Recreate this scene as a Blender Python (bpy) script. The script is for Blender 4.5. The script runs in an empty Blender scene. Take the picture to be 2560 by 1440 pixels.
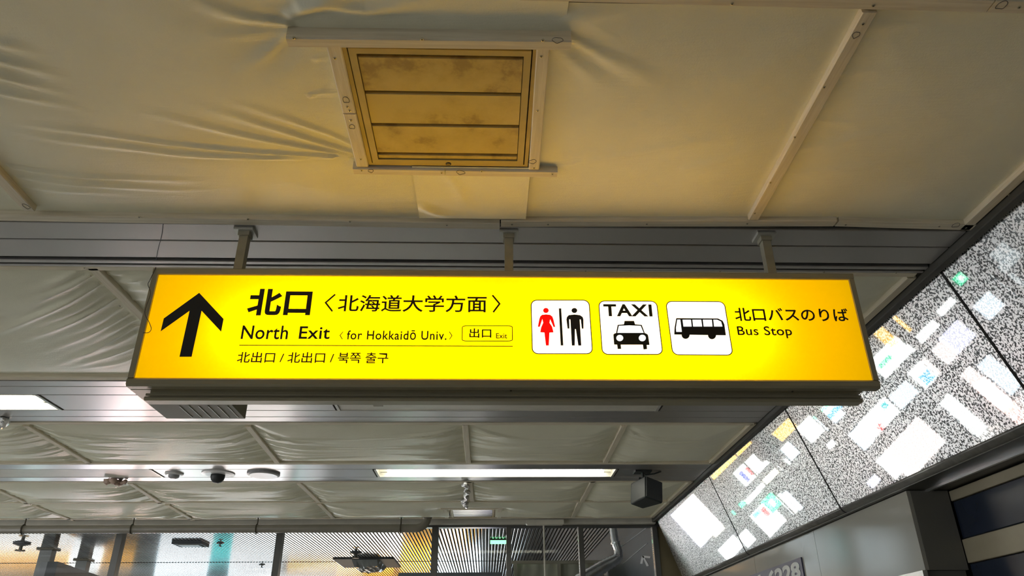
import bpy, math, random
import numpy as np
from mathutils import Matrix, Vector

# ------------------------------------------------------------------ camera, world, exposure
S = bpy.context.scene
COL = S.collection
PITCH, YAW, ROLL, FPX = math.radians(27.193), math.radians(2.069), math.radians(-0.534), 1866.0
CAM = np.array([0.0, 0.0, 1.6])
def cam_axes():
    cp, sp, cy, sy = math.cos(PITCH), math.sin(PITCH), math.cos(YAW), math.sin(YAW)
    f = np.array([sy*cp, cy*cp, sp]); r = np.array([cy, -sy, 0.0]); u = np.cross(r, f)
    c, s = math.cos(ROLL), math.sin(ROLL)
    return c*r+s*u, -s*r+c*u, f
AX_R, AX_U, AX_F = cam_axes()
cd = bpy.data.cameras.new('camera'); cd.sensor_width = 36.0; cd.lens = 36.0*FPX/2560.0
cd.clip_start = 0.05; cd.clip_end = 200
cam = bpy.data.objects.new('camera', cd); COL.objects.link(cam)
m3 = Matrix((AX_R, AX_U, -AX_F)).transposed()
cam.matrix_world = Matrix.Translation(CAM) @ m3.to_4x4()
S.camera = cam

WORLD_STRENGTH = 2.2
EXPOSURE = 0.2
w = bpy.data.worlds.new('daylight'); S.world = w; w.use_nodes = True
w.node_tree.nodes['Background'].inputs[0].default_value = (0.96, 0.98, 1.0, 1)
w.node_tree.nodes['Background'].inputs[1].default_value = WORLD_STRENGTH
S.view_settings.view_transform = 'Standard'; S.view_settings.look = 'None'
S.view_settings.gamma = 1.0; S.view_settings.use_curve_mapping = False
S.view_settings.exposure = EXPOSURE

# ------------------------------------------------------------------ pixels to places
def ray(u, v):
    d = AX_R*(u-1280)+AX_U*(720-v)+AX_F*FPX
    return d/np.linalg.norm(d)
def onz(u, v, z): d = ray(u, v); return CAM+d*((z-CAM[2])/d[2])
def ony(u, v, y): d = ray(u, v); return CAM+d*(y/d[1])
def onx(u, v, x): d = ray(u, v); return CAM+d*(x/d[0])

ZS, ZB, ZP = 3.125, 3.10, 3.105      # cloth, underside of battens, metal ceiling panels
def cz(u, v): p = onz(u, v, ZB); return (p[0], p[1])

# ------------------------------------------------------------------ materials
MATS = {}
def nt(name):
    m = bpy.data.materials.new(name); m.use_nodes = True
    t = m.node_tree; b = t.nodes['Principled BSDF']
    MATS[name] = m
    return m, t, b
def N(t, typ, **kw):
    n = t.nodes.new(typ)
    for k, v in kw.items(): setattr(n, k, v)
    return n
def ramp(t, fac, stops):
    r = N(t, 'ShaderNodeValToRGB')
    while len(r.color_ramp.elements) < len(stops): r.color_ramp.elements.new(0.5)
    for e, (p, c) in zip(r.color_ramp.elements, stops): e.position = p; e.color = (*c, 1)
    t.links.new(fac, r.inputs[0]); return r.outputs[0]
def coords(t, scale=(1, 1, 1)):
    tc = N(t, 'ShaderNodeTexCoord'); mp = N(t, 'ShaderNodeMapping'); mp.inputs['Scale'].default_value = scale
    t.links.new(tc.outputs['Object'], mp.inputs[0]); return mp.outputs[0]
def noise(t, vec, scale, detail=3, rough=0.5):
    n = N(t, 'ShaderNodeTexNoise'); n.inputs['Scale'].default_value = scale
    n.inputs['Detail'].default_value = detail; n.inputs['Roughness'].default_value = rough
    t.links.new(vec, n.inputs['Vector']); return n.outputs['Fac']
def bump(t, b, h, strength, dist=0.002):
    n = N(t, 'ShaderNodeBump'); n.inputs['Strength'].default_value = strength; n.inputs['Distance'].default_value = dist
    t.links.new(h, n.inputs['Height']); t.links.new(n.outputs[0], b.inputs['Normal'])
def plain(name, col, rough=0.5, metal=0.0, ior=1.5, var=0.08, scale=6.0, emit=None, es=0.0):
    m, t, b = nt(name)
    c = coords(t); f = noise(t, c, scale, 4)
    lo = tuple(max(0, x*(1-var)) for x in col); hi = tuple(min(1, x*(1+var)) for x in col)
    t.links.new(ramp(t, f, [(0.3, lo), (0.7, hi)]), b.inputs['Base Color'])
    b.inputs['Roughness'].default_value = rough; b.inputs['Metallic'].default_value = metal; b.inputs['IOR'].default_value = ior
    if emit:
        b.inputs['Emission Color'].default_value = (*emit, 1); b.inputs['Emission Strength'].default_value = es
    return m
def cloth_mat():
    m, t, b = nt('cloth'); c = coords(t)
    f = noise(t, c, 2.5, 5, 0.6)
    t.links.new(ramp(t, f, [(0.3, (0.84, 0.82, 0.65)), (0.7, (0.92, 0.90, 0.72))]), b.inputs['Base Color'])
    b.inputs['Roughness'].default_value = 0.42; b.inputs['IOR'].default_value = 1.38
    c2 = coords(t, (1, 1, 1)); f2 = noise(t, c2, 190, 2)
    f3 = noise(t, coords(t, (1, 6, 1)), 16, 3)
    mx = N(t, 'ShaderNodeMath', operation='ADD'); mu = N(t, 'ShaderNodeMath', operation='MULTIPLY'); mu.inputs[1].default_value = 2.2
    t.links.new(f3, mu.inputs[0]); t.links.new(mu.outputs[0], mx.inputs[0]); t.links.new(f2, mx.inputs[1])
    bump(t, b, mx.outputs[0], 0.45, 0.0012)
def wood_mat(name, scale, lo, hi):
    m, t, b = nt(name)
    f = noise(t, coords(t, scale), 9, 5, 0.65); f2 = noise(t, coords(t), 40, 2)
    t.links.new(ramp(t, f, [(0.25, lo), (0.5, tuple((a+b_)/2 for a, b_ in zip(lo, hi))), (0.72, hi)]), b.inputs['Base Color'])
    b.inputs['Roughness'].default_value = 0.62
    bump(t, b, f, 0.35, 0.002)
cloth_mat()
wood_mat('wood_x', (0.35, 9, 9), (0.62, 0.54, 0.38), (0.86, 0.79, 0.63))
wood_mat('wood_y', (9, 0.35, 9), (0.62, 0.54, 0.38), (0.86, 0.79, 0.63))
plain('panel_metal', (0.50, 0.485, 0.47), 0.30, 0.75, 1.5, 0.03, 1.5)
plain('dark_gap', (0.012, 0.011, 0.010), 0.8)
plain('vent_paint', (0.50, 0.38, 0.14), 0.45, 0.0, 1.5, 0.12, 9)
plain('sign_frame', (0.36, 0.33, 0.23), 0.34, 0.35, 1.5, 0.05, 3)
plain('sign_inside', (0.85, 0.85, 0.85), 0.6)
plain('black_print', (0.006, 0.006, 0.008), 0.45)
plain('sign_dark', (0.14, 0.125, 0.065), 0.5, 0.0, 1.4, 0.05, 3)
plain('post_paint', (0.36, 0.34, 0.26), 0.45, 0.2, 1.5, 0.12, 14)
plain('flange', (0.55, 0.55, 0.5), 0.4, 0.5)
plain('screw_dark', (0.10, 0.085, 0.06), 0.4, 0.6)
plain('screw_head', (0.62, 0.58, 0.45), 0.3, 0.8)
plain('pen', (0.03, 0.03, 0.035), 0.6)
plain('fixture_white', (0.78, 0.76, 0.68), 0.4)
plain('fixture_frame', (0.55, 0.54, 0.5), 0.35, 0.3)
plain('white_plastic', (0.8, 0.8, 0.8), 0.3)
plain('grey_plastic', (0.35, 0.35, 0.36), 0.35)
plain('beige_plastic', (0.66, 0.63, 0.54), 0.4)
plain('speaker_black', (0.025, 0.03, 0.03), 0.5)
plain('speaker_grey', (0.05, 0.056, 0.062), 0.55)
plain('pipe_paint', (0.22, 0.20, 0.16), 0.4)
plain('mullion', (0.13, 0.13, 0.125), 0.35, 0.5)
plain('slat_metal', (0.86, 0.87, 0.88), 0.12, 1.0, 1.5, 0.02)
plain('duct', (0.75, 0.76, 0.76), 0.3, 1.0, 1.5, 0.1, 20)
plain('floor_tile', (0.62, 0.61, 0.58), 0.35, 0.0, 1.5, 0.06, 1.2)
plain('wall_dark', (0.07, 0.075, 0.085), 0.5)
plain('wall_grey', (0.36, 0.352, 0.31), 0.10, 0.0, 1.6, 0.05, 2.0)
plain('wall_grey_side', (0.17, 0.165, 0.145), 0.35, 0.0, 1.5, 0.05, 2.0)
plain('stripe_beige', (0.34, 0.30, 0.21), 0.45)
plain('stripe_navy', (0.018, 0.026, 0.045), 0.25)
plain('soffit_dark', (0.06, 0.058, 0.05), 0.4)
plain('aluminium', (0.75, 0.76, 0.77), 0.25, 0.9)
plain('plate_blue', (0.055, 0.06, 0.115), 0.4)
plain('plate_digit', (0.62, 0.64, 0.62), 0.5)
plain('arrow_grey', (0.55, 0.55, 0.55), 0.5)
plain('olive_wall', (0.20, 0.165, 0.09), 0.5)
plain('board_frame', (0.33, 0.35, 0.38), 0.4, 0.5)
plain('board_navy', (0.05, 0.055, 0.075), 0.4)
plain('concrete', (0.30, 0.30, 0.29), 0.8)
plain('wrap', (0.75, 0.76, 0.75), 0.15)
plain('tape', (0.62, 0.45, 0.36), 0.4)
def plastic_wrap():
    m, t, b = nt('crumple'); f = noise(t, coords(t), 22, 4)
    t.links.new(ramp(t, f, [(0.35, (0.5, 0.5, 0.48)), (0.6, (0.85, 0.85, 0.84))]), b.inputs['Base Color'])
    b.inputs['Roughness'].default_value = 0.12; bump(t, b, f, 0.9, 0.02)
plastic_wrap()
def lamp(name, col, strength):
    m, t, b = nt(name); b.inputs['Base Color'].default_value = (*col, 1)
    b.inputs['Emission Color'].default_value = (*col, 1); b.inputs['Emission Strength'].default_value = strength
    return m
TUBE = 11.0
lamp('tube_white', (1.0, 0.985, 0.90), TUBE)
lamp('sign_tube', (0.97, 1.0, 0.88), 16.5)
lamp('green_lamp', (0.25, 1.0, 0.42), 2.2)
lamp('exit_green', (0.02, 0.55, 0.25), 1.3)
def glow_panel(name, col, base, trans):
    m, t, b = nt(name); t.nodes.remove(b); out = t.nodes['Material Output']
    e = N(t, 'ShaderNodeEmission'); e.inputs[0].default_value = (*col, 1); e.inputs[1].default_value = base
    tr = N(t, 'ShaderNodeBsdfTranslucent'); tr.inputs[0].default_value = (*[c*trans for c in col], 1)
    gl = N(t, 'ShaderNodeBsdfDiffuse'); gl.inputs[0].default_value = (*[c*0.2 for c in col], 1)
    a1 = N(t, 'ShaderNodeAddShader'); a2 = N(t, 'ShaderNodeAddShader')
    t.links.new(e.outputs[0], a1.inputs[0]); t.links.new(tr.outputs[0], a1.inputs[1])
    t.links.new(a1.outputs[0], a2.inputs[0]); t.links.new(gl.outputs[0], a2.inputs[1]); t.links.new(a2.outputs[0], out.inputs[0])
glow_panel('sign_yellow', (1.0, 0.57, 0.0), 0.52, 0.66)
glow_panel('sign_white', (1.0, 1.0, 0.98), 1.0, 0.3)
plain('print_red', (0.75, 0.0, 0.005), 0.5, emit=(1, 0.0, 0.0), es=0.75)
plain('print_navy', (0.012, 0.014, 0.022), 0.5)
plain('print_black_olive', (0.012, 0.012, 0.006), 0.5)
def stone():
    m, t, b = nt('speckled_stone'); c = coords(t)
    n1 = noise(t, c, 105, 2.5, 0.6)
    sp = ramp(t, n1, [(0.435, (0.006, 0.007, 0.008)), (0.47, (0.10, 0.105, 0.11)), (0.51, (0.96, 0.97, 0.98))])
    t.links.new(sp, b.inputs['Base Color'])
    b.inputs['Roughness'].default_value = 0.38; b.inputs['IOR'].default_value = 1.5
    b.inputs['Coat Weight'].default_value = 1.0; b.inputs['Coat Roughness'].default_value = 0.02; b.inputs['Coat IOR'].default_value = 2.0
    mk = ramp(t, n1, [(0.45, (0, 0, 0)), (0.51, (0.9, 0.9, 0.9))]); t.links.new(mk, b.inputs['Metallic'])
stone()
def glass():
    m, t, b = nt('glass'); t.nodes.remove(b); out = t.nodes['Material Output']
    tr = N(t, 'ShaderNodeBsdfTransparent'); tr.inputs[0].default_value = (0.93, 0.95, 0.94, 1)
    g = N(t, 'ShaderNodeBsdfGlossy'); g.inputs['Roughness'].default_value = 0.01
    f = N(t, 'ShaderNodeFresnel'); f.inputs[0].default_value = 1.35; mx = N(t, 'ShaderNodeMixShader')
    t.links.new(f.outputs[0], mx.inputs[0]); t.links.new(tr.outputs[0], mx.inputs[1]); t.links.new(g.outputs[0], mx.inputs[2])
    t.links.new(mx.outputs[0], out.inputs[0])
glass()

# ------------------------------------------------------------------ mesh helpers
class MB:
    def __init__(s): s.v = []; s.f = []
    def add(s, vs, fs):
        o = len(s.v); s.v += [tuple(map(float, p)) for p in vs]; s.f += [tuple(i+o for i in f) for f in fs]; return s
    def box(s, x0, x1, y0, y1, z0, z1):
        return s.add([(x0,y0,z0),(x1,y0,z0),(x1,y1,z0),(x0,y1,z0),(x0,y0,z1),(x1,y0,z1),(x1,y1,z1),(x0,y1,z1)],
                     [(0,3,2,1),(4,5,6,7),(0,1,5,4),(1,2,6,5),(2,3,7,6),(3,0,4,7)])
    def cbox(s, x0, x1, y0, y1, z0, z1, c=0.003):
        """box with chamfered edges along its longest horizontal axis"""
        if x1-x0 >= y1-y0:
            pr = [(y0+c,z0),(y1-c,z0),(y1,z0+c),(y1,z1-c),(y1-c,z1),(y0+c,z1),(y0,z1-c),(y0,z0+c)]
            return s.add([(x0,a,b) for a, b in pr]+[(x1,a,b) for a, b in pr], [tuple(range(8))[::-1], tuple(range(8,16))]+[(i,(i+1)%8,8+(i+1)%8,8+i) for i in range(8)])
        pr = [(x0+c,z0),(x1-c,z0),(x1,z0+c),(x1,z1-c),(x1-c,z1),(x0+c,z1),(x0,z1-c),(x0,z0+c)]
        return s.add([(a,y0,b) for a, b in pr]+[(a,y1,b) for a, b in pr], [tuple(range(8)), tuple(range(8,16))[::-1]]+[(i,8+i,8+(i+1)%8,(i+1)%8) for i in range(8)])
    def prism(s, a, b, wdt, z0, z1, c=0.003):
        """chamfered batten from a to b (xy), width wdt"""
        a = np.array(a, float); b = np.array(b, float); d = (b-a)/np.linalg.norm(b-a); n = np.array([d[1], -d[0]])*wdt/2; k = 1-2*c/wdt
        pr = [(-k,z0),(k,z0),(1,z0+c),(1,z1),(-1,z1),(-1,z0+c)]
        vs = [(*(p+n*q), z) for p in (a, b) for q, z in pr]
        return s.add(vs, [(0,1,2,3,4,5)[::-1], (6,7,8,9,10,11)]+[(i,(i+1)%6,6+(i+1)%6,6+i) for i in range(6)])
    def tube(s, pts, r, n=12, cap=True):
        pts = [np.array(p, float) for p in pts]; rs = r if isinstance(r, (list, tuple)) else [r]*len(pts)
        vs = []; fs = []; up = None
        for i, p in enumerate(pts):
            d = pts[min(i+1, len(pts)-1)]-pts[max(i-1, 0)]; d = d/np.linalg.norm(d)
            if up is None:
                h = np.array([0,0,1.0]) if abs(d[2]) < 0.9 else np.array([1.0,0,0]); up = h-d*(h@d)
            else: up = up-d*(up@d)
            up = up/np.linalg.norm(up); sd = np.cross(d, up)
            vs += [p+rs[i]*(math.cos(2*math.pi*k/n)*up+math.sin(2*math.pi*k/n)*sd) for k in range(n)]
        for i in range(len(pts)-1):
            fs += [(i*n+k, i*n+(k+1)%n, (i+1)*n+(k+1)%n, (i+1)*n+k) for k in range(n)]
        if cap: fs += [tuple(range(n))[::-1], tuple(range((len(pts)-1)*n, len(pts)*n))]
        return s.add(vs, fs)
    def lathe(s, prof, cx, cy, n=24):
        """prof: list of (r, z) from outer top to bottom"""
        vs = [(cx+r*math.cos(2*math.pi*k/n), cy+r*math.sin(2*math.pi*k/n), z) for r, z in prof for k in range(n)]
        fs = [(i*n+k, i*n+(k+1)%n, (i+1)*n+(k+1)%n, (i+1)*n+k) for i in range(len(prof)-1) for k in range(n)]
        fs += [tuple(range(n)), tuple(range((len(prof)-1)*n, len(prof)*n))[::-1]]
        return s.add(vs, fs)
    def poly(s, pts): return s.add(pts, [tuple(range(len(pts)))])
    def build(s, name, mat, parent=None, smooth=False):
        v = np.array(s.v); lo = v.min(0); hi = v.max(0)
        org = np.array([(lo[0]+hi[0])/2, (lo[1]+hi[1])/2, lo[2]])
        me = bpy.data.meshes.new(name); me.from_pydata([tuple(p) for p in v-org], [], s.f); me.update()
        import bmesh
        bm = bmesh.new(); bm.from_mesh(me); bmesh.ops.recalc_face_normals(bm, faces=bm.faces); bm.to_mesh(me); bm.free()
        me.materials.append(MATS[mat])
        if smooth:
            for p in me.polygons: p.use_smooth = True
        return place(name, me, org, parent)
WLOC = {}
def place(name, me, org, parent=None):
    o = bpy.data.objects.new(name, me); COL.objects.link(o)
    WLOC[o.name] = np.array(org, float)
    if parent is not None:
        o.parent = parent; o.location = Vector(WLOC[o.name]-WLOC[parent.name])
    else: o.location = Vector(org)
    return o
def tag(o, label=None, cat=None, group=None, kind=None):
    if label: o['label'] = label
    if cat: o['category'] = cat
    if group: o['group'] = group
    if kind: o['kind'] = kind
    return o
def empty(name, loc): return place(name, None, loc)

def text_on(name, body, mat, parent, O, U, V, off=0.0, space=1.0):
    """flat lettering fitted into the box with corner O and edge vectors U (reading direction) and V (up)"""
    cu = bpy.data.curves.new(name, 'FONT'); cu.body = body; cu.offset = off; cu.space_character = space; cu.resolution_u = 4
    to = bpy.data.objects.new(name+'_t', cu); COL.objects.link(to)
    bpy.context.view_layer.update(); dg = bpy.context.evaluated_depsgraph_get()
    me = bpy.data.meshes.new_from_object(to.evaluated_get(dg)); bpy.data.objects.remove(to); bpy.data.curves.remove(cu)
    p = np.array([v.co[:] for v in me.vertices]); lo = p.min(0); hi = p.max(0)
    q = (p-lo)/np.maximum(hi-lo, 1e-6); O, U, V = map(lambda a: np.array(a, float), (O, U, V))
    wv = O+np.outer(q[:, 0], U)+np.outer(q[:, 1], V); org = wv.mean(0)
    for v, c in zip(me.vertices, wv): v.co = Vector(c-org)
    me.materials.clear(); me.materials.append(MATS[mat]); me.update(); me.name = name
    return place(name, me, org, parent)

# ------------------------------------------------------------------ the setting
XL = -8.5
floor = tag(MB().box(-14, 14, -6, 8.6, -0.1, 0).build('floor', 'floor_tile'), 'grey tiled concourse floor', None, None, 'structure')
near_blocker = tag(MB().box(-7.5, 14, -4.1, -4.0, 0, 3.4).build('daylight_blocker', 'concrete'), 'unseen wall added behind the viewer to block daylight', None, None, 'structure')  # unseen, added behind the camera so daylight comes only from the left
hall_floor = tag(MB().box(-24, 14, 8.6, 36, -0.1, 0).build('floor', 'floor_tile'), 'grey floor of the hall beyond the glass partition', None, None, 'structure')

ceiling = tag(MB().box(-11, 2.6, -3.5, 8.9, 3.26, 3.36).build('ceiling', 'dark_gap'), 'concourse ceiling of metal strips and cloth covered bays', None, None, 'structure')
def strip(x0, x1, y0, y1, z=ZP, mat='panel_metal', h=0.018, name='ceiling_panel', parent=None):
    b = MB().cbox(x0, x1, y0+0.0035, y1-0.0035, z, z+h, 0.0025)
    return b.build(name, mat, parent or ceiling)
WX = 1.905                      # where the sloping stone panels meet the ceiling
def ycl(u, v): return cz(u, v)[1]
# band A, over the sign
YA = [2.412, ycl(1281, 611.7), ycl(1281, 655)]
strip(XL, WX-0.05, YA[0]+0.006, YA[1]); strip(XL, WX-0.05, YA[1], YA[2])
strip(XL, WX-0.05, YA[2]+0.014, YA[2]+0.045, ZP-0.004); strip(XL, WX-0.05, YA[2]+0.052, YA[2]+0.075, ZP-0.004)
# band B
YB = [ycl(100, v) for v in (949, 968, 989, 1027, 1043, 1058)]
YB[0] += 0.035; YB[5] = ycl(900, 1060)-0.026
L1X = cz(110, 1000)[0]; L2X0 = cz(842, 1020)[0]; L2X1 = cz(1648, 1020)[0]
for a, b in ((0, 1), (1, 2), (3, 4), (4, 5)): strip(XL, WX-0.05, YB[a], YB[b])
strip(L1X+0.02, L2X0-0.02, YB[2], YB[3]); strip(L2X1+0.02, WX-0.05, YB[2], YB[3]); strip(XL, L1X-1.3, YB[2], YB[3])
# band C
YC = [ycl(300, v) for v in (1161, 1175, 1195, 1207)]; YC[0] = ycl(900, 1160)+0.026; YC[3] = ycl(900, 1206)-0.025
L4X = cz(392, 1185)[0]; L3X0 = cz(938, 1178)[0]; L3X1 = cz(1540, 1178)[0]
strip(XL, WX-0.05, YC[0], YC[1]); strip(XL, WX-0.05, YC[2], YC[3])
strip(L4X+0.02, L3X0-0.02, YC[1], YC[2]); strip(L3X1+0.02, WX-0.05, YC[1], YC[2])
# hidden backing over the cloth bays (keeps daylight out)
# far end: sloping edge trims along the right wall
tr = MB().cbox(WX-0.045, WX-0.004, -2.0, 8.62, 3.075, 3.13, 0.004).build('trim_1', 'soffit_dark'); tag(tr, 'dark edge trim between ceiling and sloping stone panels', None, None, 'structure')

# right wall: sloping speckled stone panels with rolled lower edge
wall_right = tag(MB().box(2.50, 2.60, -3.5, 9.0, 0, 3.26).build('wall_right', 'soffit_dark'), 'right hand wall with sloping polished speckled stone panels', None, None, 'structure')
P0 = np.array([1.905, 3.10]); P1 = np.array([2.138, 2.465])
def stone_profile():
    pr = [tuple(P0), tuple(P1)]
    d = (P1-P0)/np.linalg.norm(P1-P0); r = 0.05
    nrm = np.array([-d[1], d[0]])             # towards +x side of the slope
    if nrm[0] < 0: nrm = -nrm
    c = P1+nrm*r
    a0 = math.atan2(*( (P1-c)[::-1]))
    for k in range(1, 9):
        a = a0+k/8*math.radians(112); pr.append((c[0]+r*math.cos(a), c[1]+r*math.sin(a)))
    return pr
SP = stone_profile()
def extr(pr, y0, y1, off=(0.028, 0.012)):
    k = len(pr); vs = [(x, y, z) for y in (y0, y1) for x, z in pr]+[(x+off[0], y, z+off[1]) for y in (y0, y1) for x, z in pr]
    o = 2*k; fs = [(i, i+1, k+i+1, k+i) for i in range(k-1)]+[(o+i, o+k+i, o+k+i+1, o+i+1) for i in range(k-1)]
    for e in (0, k): fs += [(e+i, o+e+i, o+e+i+1, e+i+1) for i in range(k-1)]
    fs += [(0, k, o+k, o), (k-1, o+k-1, o+2*k-1, 2*k-1)]
    return MB().add(vs, fs)
plain('rolled_edge_shade', (0.17, 0.165, 0.15), 0.28, 0.2, 1.6, 0.2, 30)  # dark reflection on the stone's rolled edge painted in as plain grey
def stone_panel(y0, y1):
    p = extr(SP[:2], y0, y1).build('stone_panel', 'speckled_stone', wall_right)
    e = extr(SP[1:], y0, y1).build('rolled_edge', 'rolled_edge_shade', p, True)
    return p
def joint_seal(y):
    d = (P1-P0)/np.linalg.norm(P1-P0)
    extr([(x-0.0015, z-0.0005) for x, z in SP], y-0.0065, y+0.0065).build('joint_seal', 'dark_gap', wall_right)
JY = [-0.98, 0.864, 2.711, 4.556, 6.40, 8.56]
for a, b in zip(JY[:-1], JY[1:]): stone_panel(a+0.0065, b-0.0065)
for y in JY[1:-1]: joint_seal(y)
MB().add([(P0[0]+0.045, -1, 3.2), (P1[0]+0.05, -1, 2.5), (P1[0]+0.05, 8.6, 2.5), (P0[0]+0.045, 8.6, 3.2), (2.5, -1, 3.2), (2.5, -1, 2.5), (2.5, 8.6, 2.5), (2.5, 8.6, 3.2)],
         [(0,1,2,3), (4,7,6,5), (0,4,5,1), (3,2,6,7), (0,3,7,4), (1,5,6,2)]).build('panel_backing', 'dark_gap', wall_right)
ex, ez = SP[-1]
LWX, LWZ = 2.2, 2.43           # lower wall plane and top
# lower fascia: glossy grey boards between the stone and the shop opening
YE = 3.90; ZL = 2.035
ys = [YE, 5.15, 6.40, 7.65, 8.6]
for a, b in zip(ys[:-1], ys[1:]):
    MB().box(LWX, LWX+0.02, a+0.002, b-0.002, ZL, LWZ-0.004).build('fascia_board', 'wall_grey', wall_right)
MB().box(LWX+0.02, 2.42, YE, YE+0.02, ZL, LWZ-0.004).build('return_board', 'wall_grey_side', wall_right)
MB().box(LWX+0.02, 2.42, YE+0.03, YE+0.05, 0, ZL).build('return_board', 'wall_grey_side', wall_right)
MB().box(LWX-0.012, LWX+0.012, YE+0.01, 8.6, ZL-0.03, ZL).build('fascia_rail', 'aluminium', wall_right)
MB().box(LWX-0.012, LWX+0.06, YE-0.012, YE+0.03, ZL-0.30, ZL-0.032).build('rail_post', 'aluminium', wall_right)
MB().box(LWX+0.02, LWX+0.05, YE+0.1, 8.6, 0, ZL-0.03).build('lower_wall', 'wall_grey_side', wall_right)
MB().box(2.17, 2.5, -1.0, 8.6, LWZ, LWZ+0.02).build('soffit', 'soffit_dark', wall_right)
MB().box(2.30, 2.315, -1.0, YE, LWZ-0.012, LWZ).build('soffit_rail', 'aluminium', wall_right)
zz = [ony(2371, 1226, YE)[2], ony(2387, 1254, YE)[2], ony(2413, 1348, YE)[2], ony(2432, 1409, YE)[2]]
zz = [LWZ-0.006]+zz[1:]; hgt = zz[2]-zz[3]
zz += [zz[-1]-(zz[1]-zz[2])]; 
while zz[-1] > 0.3: zz.append(zz[-1]-hgt); zz.append(zz[-1]-(zz[1]-zz[2]))
for i in range(len(zz)-1):
    if zz[i+1] < 0: break
    nm = 'stripe_beige' if i % 2 == 0 else 'stripe_navy'
    x = 2.425 if i % 2 == 0 else 2.433
    MB().cbox(x, 2.5, -1.0, YE-0.002, zz[i+1]+0.002, zz[i]-0.002, 0.003).build('stripe_board', nm, wall_right)

# far end: glass partition with mullions
YG = 8.72
wall_far = tag(MB().box(XL, 2.5, YG-0.03, YG+0.07, 3.045, 3.11).build('wall_far', 'mullion'), 'glazed partition with dark mullions at the end of the concourse', None, None, 'structure')
MB().cbox(XL, 1.90, 8.60, 8.68, 3.065, 3.125, 0.003).build('header_trim', 'beige_plastic', wall_far)
MUL = [ony(u, 1345, YG)[0] for u in (-90, 301, 700, 1088, 1272, 1452)]+[ony(1637, 1345, YG)[0]]
MUL = [MUL[0]-1.9]+MUL
for i, x in enumerate(MUL):
    hw = 0.035 if i < 5 else 0.028
    MB().box(x-hw, x+hw, YG-0.04, YG+0.06, 0, 3.045).build('mullion', 'mullion', wall_far)
for a, b in zip(MUL[:-1], MUL[1:]):
    MB().box(a+0.03, b-0.03, YG+0.004, YG+0.012, 0.05, 3.045).build('glass_pane', 'glass', wall_far)
MB().box(MUL[-1]+0.03, 2.5, YG-0.02, YG+0.04, 0, 3.3).build('end_wall', 'olive_wall', wall_far)
MB().box(XL, MUL[0]-0.04, YG-0.02, YG+0.04, 0, 3.05).build('side_panel', 'mullion', wall_far)
MB().box(XL, 2.5, YG+0.02, YG+0.08, 3.1, 4.4).build('upper_wall', 'concrete', wall_far)

# hall beyond: polished metal slat ceiling
HZ = 4.10
hall_ceiling = tag(MB().box(-22, 3.4, 8.85, 36, HZ+0.06, HZ+0.16).build('ceiling', 'dark_gap'), 'polished metal slat ceiling of the hall beyond the glass', None, None, 'structure')
pitch = 0.072; YJ = onz(700, 1405, HZ)[1]
def slat_mesh():
    b = MB()
    w2 = pitch*0.33
    for y0, y1 in ((8.9, YJ-0.06), (YJ+0.06, 35.8)):
        pr = [(-w2, 0.006), (-w2, 0.003), (-w2*0.7, 0.0), (w2*0.7, 0.0), (w2, 0.003), (w2, 0.006)]
        b.add([(x, y, z) for y in (y0, y1) for x, z in pr], [(i, i+1, 7+i, 6+i) for i in range(5)]+[(0,1,2,3,4,5), (11,10,9,8,7,6)])
    me = bpy.data.meshes.new('slat'); me.from_pydata(b.v, [], b.f); me.materials.append(MATS['slat_metal']); return me
sm = slat_mesh()
xs = -18.0
while xs < 3.2:
    place('slat', sm, (xs, 0, HZ), hall_ceiling); xs += pitch
hall_wall = tag(MB().box(-24, 3.4, 34.6, 34.8, 0, HZ+0.05).build('wall_back', 'concrete'), 'far end wall of the hall with lit shop signs', None, None, 'structure')
hall_left = tag(MB().box(-22.2, -22, 8.8, 34.6, 0, HZ+0.05).build('wall_left', 'concrete'), 'left wall of the hall beyond the glass', None, None, 'structure')

# ------------------------------------------------------------------ cloth sheets
def seg_dist(X, Y, a, b):
    dx, dy = b[0]-a[0], b[1]-a[1]; L = max(1e-9, dx*dx+dy*dy)
    t = np.clip(((X-a[0])*dx+(Y-a[1])*dy)/L, 0, 1)
    return np.hypot(X-a[0]-t*dx, Y-a[1]-t*dy), t
def ridge_field(X, Y, ridges):
    """ridges: list of (points, amp, w0, w1, fade_start)"""
    H = np.zeros_like(X)
    for pts, amp, w0, w1, fs in ridges:
        L = [0.0]
        for p, q in zip(pts[:-1], pts[1:]): L.append(L[-1]+math.hypot(q[0]-p[0], q[1]-p[1]))
        T = L[-1]; best = np.full(X.shape, 9.0); s = np.zeros_like(X)
        for i in range(len(pts)-1):
            d, t = seg_dist(X, Y, pts[i], pts[i+1]); m = d < best
            best = np.where(m, d, best); s = np.where(m, (L[i]+t*(L[i+1]-L[i]))/T, s)
        wd = w0+(w1-w0)*s
        env = np.minimum(1, (s+fs)/(0.12+1e-9)) if fs < 0.12 else 1.0
        env = env*np.clip((1-s)*1.6, 0, 1)**1.2
        H += amp*env*(np.exp(-(best/wd)**2)-0.35*np.exp(-(best/(2.2*wd))**2))
    return H
def smooth_curve(pts, n=6):
    out = []
    P = [pts[0]]+list(pts)+[pts[-1]]
    for i in range(1, len(P)-2):
        for k in range(n):
            t = k/n; a, b, c, d = map(np.array, (P[i-1], P[i], P[i+1], P[i+2]))
            out.append(tuple(0.5*((2*b)+(c-a)*t+(2*a-5*b+4*c-d)*t*t+(3*b-a-3*c+d)*t**3)))
    out.append(tuple(pts[-1])); return out
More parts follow.
